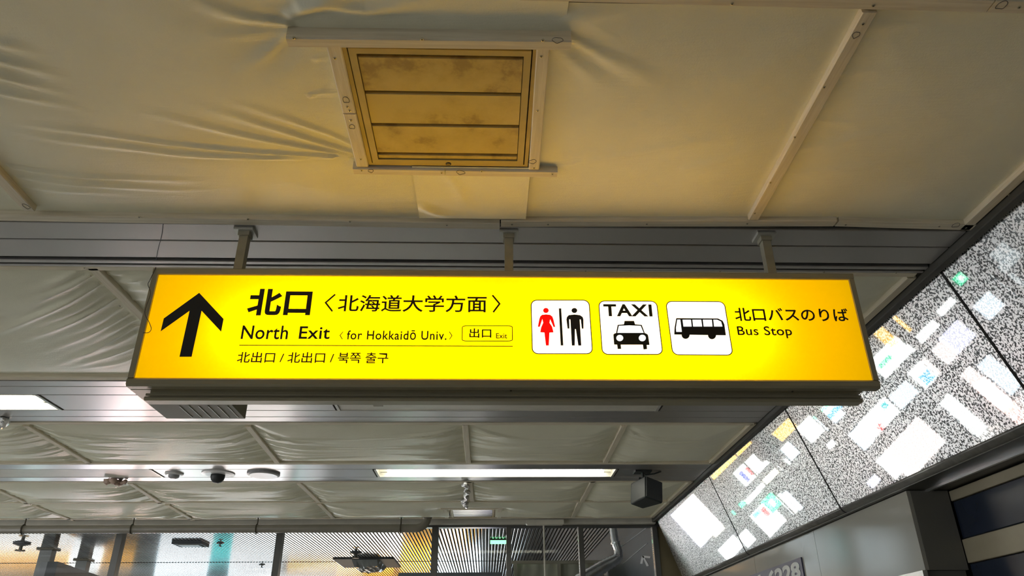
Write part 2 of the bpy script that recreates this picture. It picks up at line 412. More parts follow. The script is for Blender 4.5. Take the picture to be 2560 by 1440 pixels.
def sheet(label, x0, x1, y0, y1, ridges, pins, sag, dx, dy, hole=None, zoff=0.0, group='cloth sheets lining the ceiling'):
    nx, ny = int((x1-x0)/dx)+1, int((y1-y0)/dy)+1
    X, Y = np.meshgrid(np.linspace(x0, x1, nx), np.linspace(y0, y1, ny))
    d = np.minimum(np.minimum(Y-y0, y1-Y), 9)
    for a, b in pins: d = np.minimum(d, seg_dist(X, Y, a, b)[0])
    H = sag*(1-np.exp(-(d/0.16)**1.3))
    H += ridge_field(X, Y, ridges)*(0.25+0.75*np.clip(np.minimum(Y-y0, y1-Y)/0.05, 0, 1))
    Z = ZS+zoff-np.maximum(H, -0.012)
    vs = np.stack([X, Y, Z], -1).reshape(-1, 3); fs = []
    keep = None
    if hole:
        cx = (X[:-1, :-1]+X[1:, 1:])/2; cy = (Y[:-1, :-1]+Y[1:, 1:])/2
        keep = ~((cx > hole[0]) & (cx < hole[1]) & (cy > hole[2]) & (cy < hole[3]))
    idx = np.arange(nx*ny).reshape(ny, nx)
    q = np.stack([idx[:-1, :-1], idx[1:, :-1], idx[1:, 1:], idx[:-1, 1:]], -1)
    q = q[keep] if keep is not None else q.reshape(-1, 4)
    me = bpy.data.meshes.new('cloth_sheet'); org = np.array([(x0+x1)/2, (y0+y1)/2, ZS])
    me.from_pydata((vs-org).tolist(), [], q.tolist()); me.materials.append(MATS['cloth'])
    me.polygons.foreach_set('use_smooth', [True]*len(me.polygons)); me.update()
    return tag(place('cloth_sheet', me, org), label, 'sheet', group)

def crop1(x, y): return cz(x/2.4, y/2.4)
def crop3(x, y): return cz(1400+x/2.207, y/2.207)
def R(fn, pts, amp, w0=0.012, w1=0.03, fs=0.2): return (smooth_curve([fn(*p) for p in pts]), amp, w0, w1, fs)
rg_left = [
    R(crop1, [(2115,950),(1750,820),(1330,690),(1150,640)], 0.013, 0.007, 0.024),
    R(crop1, [(2115,965),(1800,895),(1400,810),(950,700),(700,650)], 0.013, 0.006, 0.024),
    R(crop1, [(2100,972),(1500,918),(1000,868),(500,800),(0,750),(-300,715)], 0.015, 0.006, 0.02),
    R(crop1, [(2000,972),(1200,942),(800,900),(350,850),(0,790),(-300,740)], 0.014, 0.006, 0.02),
    R(crop1, [(2110,900),(1900,800),(1500,660),(1300,600)], 0.009, 0.008, 0.024),
    R(crop1, [(60,1030),(500,1068),(950,1090),(1250,1100)], 0.015, 0.01, 0.016),
    R(crop1, [(100,1090),(500,1120),(950,1148),(1200,1155)], 0.014, 0.01, 0.016),
    R(crop1, [(150,1150),(500,1170),(800,1180)], 0.005, 0.012, 0.016),
    R(crop1, [(-150,330),(0,372),(240,430),(420,460)], 0.015, 0.016, 0.03),
    R(crop1, [(-150,440),(0,470),(200,520),(400,560)], 0.014, 0.016, 0.026),
    R(crop1, [(-150,545),(0,565),(260,612),(500,650)], 0.014, 0.014, 0.026),
    R(crop1, [(-100,250),(0,272),(250,330)], 0.011, 0.018, 0.03),
    R(crop1, [(1715,180),(1400,115),(1170,25),(1050,-40)], 0.012, 0.012, 0.03),
    R(crop1, [(1715,245),(1560,370),(1400,470)], 0.008, 0.012, 0.03),
    R(crop1, [(1715,225),(1400,235),(1100,250)], 0.005, 0.014, 0.03),
    R(crop1, [(1860,602),(1930,585),(2035,605)], 0.006, 0.008, 0.01),
    R(crop1, [(1890,385),(1970,362)], 0.005, 0.01, 0.01),
    R(crop1, [(1740,120),(1950,60),(2200,90),(2500,40),(2800,10)], 0.016, 0.018, 0.03),
    R(crop1, [(1800,60),(2100,-20),(2500,-60)], 0.013, 0.02, 0.03),
]
rnd = random.Random(4)
for k in range(26):
    x = rnd.uniform(-2.2, -0.7); y = rnd.uniform(1.5, 2.3); L = rnd.uniform(0.15, 0.4)
    rg_left.append((smooth_curve([(x, y), (x+L/2, y-0.02), (x+L, y-0.01-0.04*rnd.random())], 3), rnd.uniform(0.0006, 0.0014), 0.01, 0.014, 0.05))
rg_right = [
    R(crop3, [(70,245),(400,400),(600,470)], 0.008, 0.015, 0.04),
    R(crop3, [(0,930),(600,822),(1260,720)], 0.006, 0.012, 0.03),
    R(crop3, [(20,890),(500,800)], 0.004, 0.012, 0.03),
    R(crop3, [(700,940),(1000,870),(1190,800)], 0.006, 0.02, 0.03),
    R(crop3, [(1560,440),(1950,385)], 0.004, 0.014, 0.03),
    R(crop3, [(1330,850),(1700,760),(2000,720)], 0.007, 0.014, 0.03),
    R(crop3, [(1250,985),(1700,925),(2000,900)], 0.007, 0.014, 0.03),
    R(crop3, [(1400,690),(1750,690)], 0.004, 0.014, 0.03),
    R(crop3, [(1700,180),(1900,160),(2100,175)], 0.004, 0.02, 0.03),
    R(crop3, [(0,300),(300,560)], 0.004, 0.02, 0.04),
    R(crop3, [(60,120),(500,60)], 0.006, 0.02, 0.04),
]
YV0, YV1, XV0, XV1 = 1.495, 2.04, -0.400, 0.130
BX2 = [cz(2175, 32), cz(1884, 550)]
B5 = [cz(-420, 0), cz(73, 528)]
pins1 = [(cz(720, 96), cz(1428, 104)), (cz(833, 113), cz(905, 415)), (cz(1357, 123), cz(1333, 425)), (cz(885, 424), cz(1393, 430)), B5]
sheet('cream cloth sheet with long creases left of the framed ceiling vent', -3.2, 0.20, 0.7, 2.40, rg_left, pins1, 0.02, 0.0075, 0.0075, (XV0-0.01, XV1+0.01, YV0-0.01, YV1+0.01))
sheet('smooth cream cloth sheet right of the framed ceiling vent', 0.142, 1.86, 1.36, 2.40, rg_right, [BX2, pins1[2], pins1[0], ((1.82, 1.3), (1.82, 2.4))], 0.018, 0.009, 0.009, None, -0.002)
pa = cz(1033, 440); pb = cz(1315, 545)
sheet('small cream cloth patch between vent frame and sign', pa[0], pb[0], pa[1]-0.05, 2.36, [R(cz, [(1060,520),(1110,540),(1180,536)], 0.012, 0.02, 0.02), R(cz, [(1120,440),(1150,480),(1160,540)], 0.004, 0.02, 0.03)], [], 0.006, 0.009, 0.009, None, -0.022)
sheet('cream cloth sheet above the top edge of the view beyond the vent', XL, -3.2, 0.7, 2.40, [], [], 0.02, 0.05, 0.03)

def crop7(x, y): return cz(x/2.823, 550+y/2.823)
rg2 = [R(crop7, p, a, 0.010, 0.028) for p, a in (
    ([(590,362),(400,440),(150,520)], 0.016), ([(650,405),(400,500),(110,600)], 0.016), ([(692,470),(350,620),(0,765),(-200,830)], 0.02),
    ([(745,522),(500,640),(200,740)], 0.012), ([(800,572),(450,720),(100,852)], 0.022), ([(830,640),(500,800)], 0.010), ([(890,682),(600,800),(250,930)], 0.014),
    ([(930,722),(650,830)], 0.012), ([(945,760),(650,900),(320,1050)], 0.014), ([(960,800),(700,900),(450,960)], 0.012), ([(965,880),(700,960),(470,1045)], 0.014),
    ([(950,950),(800,1000),(500,1060)], 0.010), ([(760,410),(930,365)], 0.012), ([(820,455),(1000,420),(1090,390)], 0.014), ([(880,520),(1050,470)], 0.012), ([(920,590),(1060,540)], 0.012), ([(0,660),(-200,720)], 0.008))]
Y2A, Y2B = 2.775, ycl(100, 946)
def wr_batten(lines, y0, y1, seed, n, lmin, lmax, amp, w):
    r = random.Random(seed); out = []
    for a, b in lines:
        for k in range(n):
            t = (k+r.random())/n; x = a[0]+(b[0]-a[0])*t; y = a[1]+(b[1]-a[1])*t
            for sgn in (-1, 1):
                if r.random() < 0.25: continue
                L = r.uniform(lmin, lmax); bend = (0.5-t)*r.uniform(-0.1, 0.5)*(y1-y0)+r.uniform(-0.06, 0.06)
                out.append((smooth_curve([(x+sgn*0.02, y), (x+sgn*L*0.5, y+bend*0.7), (x+sgn*L, y+bend)], 4), amp*r.uniform(0.5, 1.2), w*0.7, w*1.6, 0.3))
    return out
B7 = [cz(209+22, 672), cz(366, 806)]; B7 = [B7[0], (B7[0][0]+(B7[1][0]-B7[0][0])*(Y2B-B7[0][1])/(B7[1][1]-B7[0][1]), Y2B)]
sheet('creased grey white cloth sheet behind the left end of the sign', XL, 1.86, Y2A, Y2B, rg2, [B7, ((1.82, 2.7), (1.82, 4.1)), ((B7[0][0]-2.2, 2.7), (B7[0][0]-2.2, 4.2))], 0.045, 0.014, 0.012)
def line(p, q): return (cz(*p), cz(*q))
D3 = [line((64, 1066), (222, 1160)), line((620, 1068), (693, 1158)), line((1163, 1064), (1171, 1158)), line((1561, 1066), (1514, 1157))]
Y3A, Y3B = ycl(900, 1060), ycl(900, 1160)
D3 = [((-5.2, Y3A), (-5.2, Y3B))]+D3
sheet('billowing cloth sheet below the sign and above the long lit tube lamp', XL, 1.86, Y3A, Y3B, wr_batten(D3, Y3A, Y3B, 3, 20, 0.2, 0.9, 0.017, 0.0105), D3+[((1.82, Y3A), (1.82, Y3B))], 0.055, 0.014, 0.010)
Y4A, Y4M, Y4B = ycl(900, 1206), ycl(900, 1257), ycl(900, 1297)
D4 = [line((-10, 1226), (72, 1262)), line((325, 1210), (402, 1260)), line((745, 1208), (797, 1257)), line((1174, 1204), (1180, 1254)), line((1483, 1204), (1456, 1254))]
D5 = [line((85, 1266), (182, 1303)), line((418, 1264), (482, 1302)), line((797, 1260), (833, 1297)), line((1450, 1257), (1433, 1294))]
V2 = (cz(1122, 1275)[0], cz(1240, 1275)[0], ycl(1180, 1274), ycl(1180, 1295))
sheet('rumpled cloth sheet just beyond the lit tube lamp', XL, 1.86, Y4A, Y4M, wr_batten(D4, Y4A, Y4M, 5, 13, 0.25, 1.0, 0.020, 0.014), D4+[((1.82, Y4A), (1.82, Y4M))], 0.06, 0.018, 0.012)
sheet('rumpled cloth sheet next to the glass partition', XL, 1.86, Y4M, Y4B, wr_batten(D5, Y4M, Y4B, 6, 11, 0.25, 1.0, 0.020, 0.015), D5+[((1.82, Y4M), (1.82, Y4B)), ((V2[0]-.05, V2[2]), (V2[1]+.05, V2[2]))], 0.06, 0.018, 0.012, (V2[0], V2[1], V2[2], V2[3]))

# ------------------------------------------------------------------ wooden battens
BG = 'wooden battens holding the ceiling cloth'
def batten(label, a, b, wdt=0.042, z0=ZB, z1=3.127, screws=(), marks=()):
    ax = 'wood_x' if abs(b[0]-a[0]) > abs(b[1]-a[1]) else 'wood_y'
    o = MB().prism(a, b, wdt, z0, z1).build('batten', ax)
    tag(o, label, 'batten', BG)
    for (u, v) in screws:
        x, y, _ = onz(u, v, z0)
        s = MB().lathe([(0.0045, z0+0.002), (0.0045, z0-0.0012), (0.003, z0-0.0016)], x, y, 10).build('screw', 'screw_head', o)
        MB().lathe([(0.0022, z0-0.001), (0.0022, z0-0.0022)], x, y, 8).build('drive_recess', 'screw_dark', s)
    for (u, v, ru, rv) in marks:
        x, y, _ = onz(u, v, z0); e = onz(u+ru, v, z0); g = onz(u, v+rv, z0); rx = abs(e[0]-x); ry = abs(g[1]-y)
        wob = random.Random(int(u*7+v)); ph = wob.uniform(0, 6); pts = [(x+rx*(1+0.16*math.sin(2*t+ph))*math.cos(t), y+ry*(1+0.18*math.cos(3*t+ph))*math.sin(t), z0-0.0005) for t in np.linspace(ph, ph+2*math.pi*1.04, 24)]
        MB().tube(pts, 0.0007, 5).build('pen_mark', 'pen', o)
    return o
def off(p, dx, dy): return (p[0]+dx, p[1]+dy)
HW = 0.021
def edge(p, q, side=-1): # lower-edge pixels to centreline (edge is the far side in y)
    a, b = cz(*p), cz(*q); return off(a, 0, side*HW), off(b, 0, side*HW)
a, b = edge((1300, 3), (2463, 33)); batten('long batten along the top edge of the picture', a, b, screws=((1830, 9), (2183, 14)))
a, b = edge((2467, 33), (2900, 44)); batten('short batten in the top right corner of the picture', a, b, screws=((2548, 18),), marks=((2504, 13, 14, 10),))
batten('long diagonal looking batten right of the vent from top edge to sign', *BX2, 0.040, screws=((2157, 60), (1987, 343), (2060, 218), (1926, 456), (1887, 533)), marks=((2140, 87, 8, 8),))
a, b = edge((-700, 541), (1249, 574)); batten('cross batten left half, over the left and middle sign posts', a, b, screws=((348, 543), (620, 548), (875, 554), (1117, 563)))
a, b = edge((1252, 568), (2082, 567)); batten('cross batten over the right sign post', a, b, screws=((1280, 561), (1370, 561), (1617, 560), (1868, 559)))
a, b = edge((2087, 567), (2436, 577)); batten('short cross batten ending at the stone panels', a, b, screws=((2114, 562), (2348, 566), (2415, 570)), marks=((2390, 563, 10, 5),))
XW = 1.835
batten('batten along the stone panels in the bay over the sign', (XW, 0.9), (XW, 2.40), screws=((2523, 488),))
batten('short batten at the far left edge of the picture', B5[0], B5[1], 0.042, marks=((66, 516, 7, 6),))
# vent frame
a, b = cz(720, 97), cz(1427, 105); batten('thick wavy edged batten above the ceiling vent', a, b, 0.034, 3.085, 3.14, screws=((734, 95), (1055, 98), (1357, 101)), marks=((1394, 100, 12, 7),))
batten('upper batten piece on the left of the ceiling vent', cz(834, 116), cz(873, 283), 0.040, screws=((837, 146), (868, 267), (874, 277)), marks=((865, 250, 9, 7),))
batten('lower batten piece on the left of the ceiling vent', cz(874, 286), cz(906, 417), 0.040, screws=((877, 301), (902, 398)), marks=((880, 317, 8, 5),))
batten('batten on the right of the ceiling vent', cz(1358, 123), cz(1335, 424), 0.036, screws=((1353, 141), (1344, 277), (1335, 420)), marks=((1331, 404, 9, 5),))
batten('left batten piece below the ceiling vent', cz(884, 426), cz(1112, 430), 0.034, 3.095, 3.13, screws=((904, 426), (1104, 432)), marks=((927, 427, 6, 4),))
batten('right batten piece below the ceiling vent', cz(1114, 430), cz(1393, 434), 0.034, 3.095, 3.13, screws=((1381, 435), (1204, 428)), marks=((1152, 431, 10, 5),))
# bay 2
y2 = Y2A-0.004
batten('batten left of the sign at the near edge of its cloth bay', (XL, y2), (cz(1276, 676)[0], y2), 0.034, ZB, 3.127)
batten('batten behind the right half of the sign', (cz(1283, 676)[0], y2), (XW, y2), 0.034, screws=((1358, 677), (1464, 677), (1577, 677), (1800, 678), (2060, 680), (2240, 682)))
batten('slanting batten against the left end of the sign', B7[0], B7[1], 0.045, screws=((211, 670), (228, 690), (300, 765)))
batten('batten along the stone panels right of the sign', (XW, 2.80), (XW, Y2B), screws=((2287, 693),))
batten('far cross batten of the cloth bay behind the sign', (XL, Y2B+0.005), (XW, Y2B+0.005), 0.05)
# bay 3
batten('near cross batten of the cloth bay under the sign', (XL, Y3A), (XW, Y3A), 0.045)
batten('far cross batten in front of the long lit tube lamp', (XL, Y3B), (XW, Y3B), 0.045)
for (p, q), lb in zip(D3[1:], ('leftmost slanting batten in the bay below the sign', 'slanting batten above the round ceiling disc', 'upright looking batten above the left part of the lit tube', 'batten above the right end of the lit tube')):
    batten(lb, p, q, 0.042)
batten('batten along the stone panels below the sign end', (XW, Y3A), (XW, Y3B))
# bays 4 and 5
batten('near cross batten just beyond the lit tube lamp', (XL, Y4A), (XW, Y4A), 0.042)
batten('middle cross batten between the two last cloth bays', (XL, Y4M), (XW, Y4M), 0.042)
batten('last cross batten by the glass partition', (XL, Y4B), (XW, Y4B), 0.042)
for (p, q), lb in zip(D4, ('slanting batten at the left edge beyond the dead lamp', 'slanting batten below the dead lamp end', 'slanting batten left of the lit tube in the rumpled bay', 'batten beside the crumpled clear plastic', 'batten left of the hanging loudspeaker')):
    batten(lb, p, q, 0.045)
for (p, q), lb in zip(D5, ('leftmost slanting batten above the pipe', 'slanting batten above the second pipe hanger', 'slanting batten above the pipe near its bend', 'batten above the rounded beige ceiling box')):
    batten(lb, p, q, 0.045)
batten('batten along the stone panels beside the loudspeaker', (XW, Y4A), (XW, Y4M-0.03))
batten('last batten along the stone panels by the partition', (XW, Y4M+0.03), (XW, Y4B))

# ------------------------------------------------------------------ framed ceiling vent over the sign
def make_vent(label, x0, x1, y0, y1, n_lines, hinge=True):
    t = empty('ceiling_vent', ((x0+x1)/2, (y0+y1)/2, 3.10)); tag(t, label, 'vent', 'ceiling vents')
    z0 = 3.106
    f = MB()
    for i, (o, z, w_) in enumerate(((0.0, z0, 0.012), (0.016, z0-0.004, 0.020))):
        f.box(x0+o, x1-o, y0+o, y0+o+w_, z, 3.14); f.box(x0+o, x1-o, y1-o-w_, y1-o, z, 3.14)
        f.box(x0+o, x0+o+w_, y0+o+w_, y1-o-w_, z, 3.14); f.box(x1-o-w_, x1-o, y0+o+w_, y1-o-w_, z, 3.14)
    f.build('frame', 'vent_paint', t)
    MB().box(x0, x1, y0, y1, 3.145, 3.155).build('backing', 'dark_gap', t)
    ix0, ix1, iy0, iy1 = x0+0.038, x1-0.038, y0+0.038, y1-0.038
    return t, ix0, ix1, iy0, iy1, z0
vt, a0, a1, b0, b1, vz = make_vent('square yellowish ceiling vent with wide slats framed by battens', XV0, XV1, YV0, YV1, 4)
yl = [b0]+[ycl(1100, v) for v in (146, 237.5, 317.5, 389.5)]+[b1]
for i in range(5):
    g0 = 0.0055 if i else 0; g1 = 0.0055 if i < 4 else 0
    b = MB().cbox(a0, a1, yl[i]+g0, yl[i+1]-g1, vz, vz+0.012, 0.002).build('slat', 'vent_paint', vt)
kx, ky = cz(1121, 411)
MB().lathe([(0.010, vz+0.01), (0.010, vz-0.004), (0.006, vz-0.007)], kx, ky, 14).build('latch', 'screw_dark', vt)
def smudge(mat):
    m, t, b = nt(mat); oi = N(t, 'ShaderNodeObjectInfo'); va = N(t, 'ShaderNodeVectorMath', operation='ADD')
    t.links.new(coords(t), va.inputs[0]); sc_ = N(t, 'ShaderNodeMath', operation='MULTIPLY'); sc_.inputs[1].default_value = 40; t.links.new(oi.outputs['Random'], sc_.inputs[0]); t.links.new(sc_.outputs[0], va.inputs[1])
    f = noise(t, va.outputs[0], 12, 5, 0.65)
    f2 = noise(t, va.outputs[0], 3.5, 3)
    mu = N(t, 'ShaderNodeMath', operation='MULTIPLY'); t.links.new(f, mu.inputs[0]); t.links.new(f2, mu.inputs[1])
    t.links.new(ramp(t, mu.outputs[0], [(0.2, (0.60, 0.455, 0.16)), (0.30, (0.53, 0.39, 0.13)), (0.38, (0.36, 0.25, 0.09))]), b.inputs['Base Color'])
    b.inputs['Roughness'].default_value = 0.42
smudge('vent_dirty')
for o in vt.children:
    if o.name.startswith('slat'): o.data.materials[0] = MATS['vent_dirty']
# smaller vent at the far end
v2, a0, a1, b0, b1, vz = make_vent('small grey ceiling vent framed by battens near the partition', V2[0], V2[1], V2[2], V2[3], 5)
for i in range(5):
    u0 = b0+(b1-b0)*i/5; u1 = b0+(b1-b0)*(i+1)/5
    MB().cbox(a0, a1, u0+0.008, u1-0.008, vz, vz+0.012, 0.002).build('slat', 'panel_metal', v2)
batten('batten on the left of the small far vent', (V2[0]-0.04, V2[2]-0.02), (V2[0]-0.04, V2[3]), 0.045, 3.095, 3.128)
batten('batten on the right of the small far vent', (V2[1]+0.04, V2[2]-0.02), (V2[1]+0.04, V2[3]), 0.045, 3.095, 3.128)
batten('batten on the near side of the small far vent', (V2[0]-0.08, V2[2]-0.05), (V2[1]+0.08, V2[2]-0.05), 0.045, 3.095, 3.128)

# ------------------------------------------------------------------ the illuminated station sign
SY = 2.40
K = SY/2.30
def kz(z): return 1.6+(z-1.6)*K
def sp(u, v, dy=0.0): return ony(u, v, SY-dy)
FX0, FX1, FZ0, FZ1 = -1.131*K, 1.275*K, kz(2.447), kz(2.823)      # lit face
OX0, OX1, OZ0, OZ1 = -1.150*K, 1.292*K, kz(2.418), kz(2.846)      # frame
SB = 2.56                                             # back of the main body
sign = empty('hanging_sign', ((OX0+OX1)/2, 2.42, OZ0))
tag(sign, 'long yellow illuminated station sign hanging on three posts, reading North Exit', 'sign')
fy0 = SY-0.012; ry1 = SY+0.03; BX1 = 1.247*K
MB().cbox(OX0, OX1, fy0, ry1, FZ1, OZ1, 0.004).build('top_rail', 'sign_frame', sign)
MB().cbox(OX0, OX1, fy0, ry1, OZ0, FZ0, 0.007).build('bottom_rail', 'sign_frame', sign)
MB().box(OX0, FX0, fy0+0.003, ry1, FZ0, FZ1).build('side_rail', 'sign_frame', sign)
MB().box(FX1, OX1, fy0+0.003, ry1, FZ0, FZ1).build('side_rail', 'sign_frame', sign)
bb_ = MB(); bb_.box(OX0, BX1, ry1, SB, FZ1, OZ1); bb_.box(OX0, BX1, ry1, SB, OZ0, FZ0); bb_.box(OX0, FX0, ry1, SB, FZ0, FZ1); bb_.box(BX1-0.01, BX1, ry1, SB, FZ0, FZ1); bb_.box(BX1, OX1, ry1-0.004, ry1, FZ0, FZ1)
bb_.build('body', 'sign_frame', sign)
MB().box(FX0, BX1-0.01, SB-0.006, SB, FZ0, FZ1).build('back_cover', 'sign_inside', sign)
face = MB().poly([(FX0, SY, FZ0), (FX1, SY, FZ0), (FX1, SY, FZ1), (FX0, SY, FZ1)]).build('face_panel', 'sign_yellow', sign)
for x0, x1 in ((-0.92, 0.03), (0.09, 0.98)):
    z = (FZ0+FZ1)/2-0.012
    MB().tube([(x0, 2.49, z), (x1, 2.49, z)], 0.014, 12).build('lamp_tube', 'sign_tube', sign)
# lower housing and the ballast box behind the left end
hx0, hx1 = -1.105*K, 1.247*K; hz0 = kz(2.386); hz1 = kz(2.400)
h = MB().cbox(hx0, hx1, 2.437, 2.488, hz0, hz1, 0.005); h.box(hx0+0.012, hx1-0.012, 2.448, 2.484, hz1, OZ0)
h.build('lower_housing', 'sign_frame', sign)
MB().cbox(hx0, hx1, 2.444, 2.455, kz(2.403), kz(2.412), 0.002).build('housing_lip', 'sign_frame', sign)
bx = MB().cbox(OX0, -0.872*K, SB, 2.64*K, OZ0, kz(2.80), 0.004).build('ballast_box', 'sign_dark', sign)
for k in range(6):
    x = -1.10+k*0.034
    MB().box(x, x+0.0025, 2.60, 2.735, OZ0-0.002, OZ0).build('slit_glint', 'flange', bx)  # pale strips paint in the reflections on the underside slits
for u in (592, 1271, 1920):
    px_ = {592: -0.925, 1271: 0.078, 1920: 1.075}[u]
    po = MB().box(px_-0.016, px_+0.016, 2.45, 2.485, OZ1-0.004, ZP-0.012).build('post', 'post_paint', sign)
    MB().cbox(px_-0.036, px_+0.036, 2.432, 2.503, ZP-0.012, ZP, 0.003).build('flange', 'flange', po)
    MB().box(px_-0.021, px_+0.021, 2.445, 2.490, ZP-0.030, ZP-0.0115).build('collar', 'post_paint', po)
for u in (1277, 1980):
    x = ony(u, 981, 2.43)[0]; MB().lathe([(0.0035, OZ0+0.002), (0.0035, OZ0-0.003)], x, 2.425, 8).build('screw', 'screw_dark', sign)
PR = 0.0016
def flat(name, pts, mat, parent, dy=PR):
    return MB().poly([sp(u, v, dy) for u, v in pts]).build(name, mat, parent)
def tx(name, body, u0, v0, u1, v1, off=0.0, mat='black_print', parent=None, dy=PR, space=1.0):
    a, b = sp(u0, v0, dy), sp(u1, v1, dy)
    return text_on(name, body, mat, parent or sign, a, (b[0]-a[0], 0, 0), (0, 0, b[2]-a[2]), off, space)
def stroke(name, pts, wd, mat, parent, dy=PR, closed=False):
    P = [sp(u, v, dy) for u, v in pts]; xz = [np.array([p[0], p[2]]) for p in P]; n = len(xz); L = []; Rr = []
    for i in range(n):
        a = xz[(i-1) % n] if (closed or i > 0) else xz[i]; b = xz[(i+1) % n] if (closed or i < n-1) else xz[i]
        d0 = xz[i]-a; d1 = b-xz[i]
        d0 = d0/np.linalg.norm(d0) if np.linalg.norm(d0) > 1e-9 else d1/np.linalg.norm(d1)
        d1 = d1/np.linalg.norm(d1) if np.linalg.norm(d1) > 1e-9 else d0
        m = d0+d1; m = m/np.linalg.norm(m); nn = np.array([-m[1], m[0]])*wd/2/max(0.4, m@d0)
        L.append(xz[i]+nn); Rr.append(xz[i]-nn)
    vs = [(p[0], SY-dy, p[1]) for p in L+Rr]
    fs = [(i, (i+1) % n, n+(i+1) % n, n+i) for i in range(n if closed else n-1)]
    return MB().add(vs, fs).build(name, mat, parent)
def rrect(cs, r=0.1, n=6):
    """rounded quad through 4 pixel corners TL TR BR BL"""
    TL, TR, BR, BL = [np.array(c, float) for c in cs]; out = []
    for (cu, cv, a0) in ((r, r, 180), (1-r, r, 270), (1-r, 1-r, 0), (r, 1-r, 90)):
        for k in range(n+1):
            a = math.radians(a0+90*k/n); s_, t_ = cu+r*math.cos(a), cv+r*math.sin(a)
            out.append(tuple((TL*(1-s_)+TR*s_)*(1-t_)+(BL*(1-s_)+BR*s_)*t_))
    return out
flat('arrow', [(498,732),(559,797.5),(552.8,829.4),(504,777),(479,892),(448.5,892),(473.8,777),(401.5,828.5),(409.4,796)], 'black_print', sign)
tx('lettering', '北口', 614.5, 788.5, 783, 723, 0.034)
tx('lettering', '北海道大学方面', 843, 779, 1217, 739, 0.013)
stroke('bracket', [(838,736),(814,756.5),(831,778.5)], 0.0062, 'black_print', sign)
stroke('bracket', [(1231,738),(1249,759.5),(1233,780.5)], 0.0062, 'black_print', sign)
tx('lettering', 'North', 601, 848, 723, 814, 0.014, space=1.05)
tx('lettering', 'Exit', 746, 847.5, 827, 816, 0.016, space=1.05)
tx('lettering', 'for Hokkaidō Univ.', 866, 849, 1117, 826, 0.016, space=1.1)
stroke('bracket', [(858,829),(850,838.5),(856,848)], 0.0030, 'black_print', sign)
stroke('bracket', [(1123,829),(1130,839),(1123.5,848.5)], 0.0030, 'black_print', sign)
stroke('exit_box', rrect([(1156,814.5),(1280.5,814.5),(1281,852.5),(1155.5,852.5)], 0.09), 0.0030, 'black_print', sign, closed=True)
tx('lettering', '出口', 1173, 844.5, 1228.5, 821, 0.02)
tx('lettering', 'Exit', 1240, 846, 1268, 833, 0.016)
stroke('rule', [(598,863),(1282,865.7)], 0.0030, 'black_print', sign)
tx('lettering', '北出口 / 北出口 / 북쪽 출구', 591, 907, 972, 881, 0.012)
tx('lettering', '北口バスのりば', 1839, 802.5, 2117, 771, 0.018)
tx('lettering', 'Bus Stop', 1846, 845, 1977, 816, 0.012, space=1.05)
def tile(label, cs):
    t = flat('pictogram_tile', rrect(cs, 0.10), 'sign_white', sign, 0.0008); t['label'] = label
    stroke('tile_border', rrect(cs, 0.10), 0.0032, 'black_print', t, 0.0022, True); return t
t1 = tile('white toilet pictogram tile', [(1327.5,750.5),(1472.5,750.5),(1481.5,884.5),(1331,884.5)])
t2 = tile('white taxi pictogram tile', [(1496.5,752.5),(1641.5,753),(1657,886),(1506,886)])
t3 = tile('white bus pictogram tile', [(1664.5,753.5),(1810.5,754),(1832.5,888),(1682,887)])
D2 = 0.0030
def c5(pts, s=7.314, ox=1320, oy=740): return [(ox+x/s, oy+y/s) for x, y in pts]
def disc(name, c, rx, ry, mat, par, dy=D2, s=7.314, ox=1320, oy=740):
    return flat(name, c5([(c[0]+rx*math.cos(a), c[1]+ry*math.sin(a)) for a in np.linspace(0, 2*math.pi, 24, endpoint=False)], s, ox, oy), mat, par, dy)
disc('woman_head', (328,264), 51, 46, 'print_red', t1)
flat('woman_figure', c5([(255,345),(330,336),(405,345),(445,375),(465,430),(497,565),(468,568),(405,425),(393,490),(440,560),(467,665),(392,670),(380,905),(328,905),(300,668),(224,663),(240,575),(278,490),(262,420),(215,565),(180,562),(205,430),(222,375)]), 'print_red', t1, D2)
flat('divider', c5([(564,226),(607,226),(645,905),(598,905)]), 'print_black_olive', t1, D2)
disc('man_head', (848,265), 52, 46, 'print_navy', t1)
flat('man_figure', c5([(745,350),(850,338),(950,350),(1000,385),(1014,430),(1015,598),(985,598),(965,430),(945,428),(958,640),(974,906),(920,906),(875,606),(858,606),(855,906),(802,906),(775,428),(752,428),(758,596),(724,596),(702,430),(712,385)]), 'print_navy', t1, D2)
tx('lettering', 'TAXI', 1510, 790.5, 1628.5, 761, 0.03, 'print_black_olive', t2, D2, 1.12)
flat('roof_light', c5([(1765,455),(1938,455),(1962,530),(1752,530)]), 'print_black_olive', t2, D2)
flat('cabin', c5([(1640,528),(1755,518),(1960,518),(2080,528),(2140,690),(1608,690)]), 'print_black_olive', t2, D2)
flat('windscreen', c5([(1660,545),(1850,536),(2062,546),(2115,675),(1632,675)]), 'sign_white', t2, D2+0.0006)
flat('taxi_front', c5([(1590,680),(2150,680),(2190,705),(2200,740),(2222,895),(2170,895),(2178,970),(2112,978),(2100,890),(1695,890),(1704,968),(1640,970),(1630,890),(1575,888),(1560,705)]), 'print_black_olive', t2, D2)
disc('headlamp', (1678,768), 64, 58, 'sign_white', t2, D2+0.0006); disc('headlamp', (2090,768), 65, 60, 'sign_white', t2, D2+0.0006)
def c55(pts): return c5(pts, 2.56, 1250, 550)
flat('bus_body', c55([(1128,628),(1395,630),(1425,645),(1436,668),(1446,738),(1115,733),(1117,690)]), 'black_print', t3, D2)
flat('bus_window', c55([(1134,637),(1154,637),(1164,716),(1128,716),(1126,690)]), 'sign_white', t3, D2+0.0006)
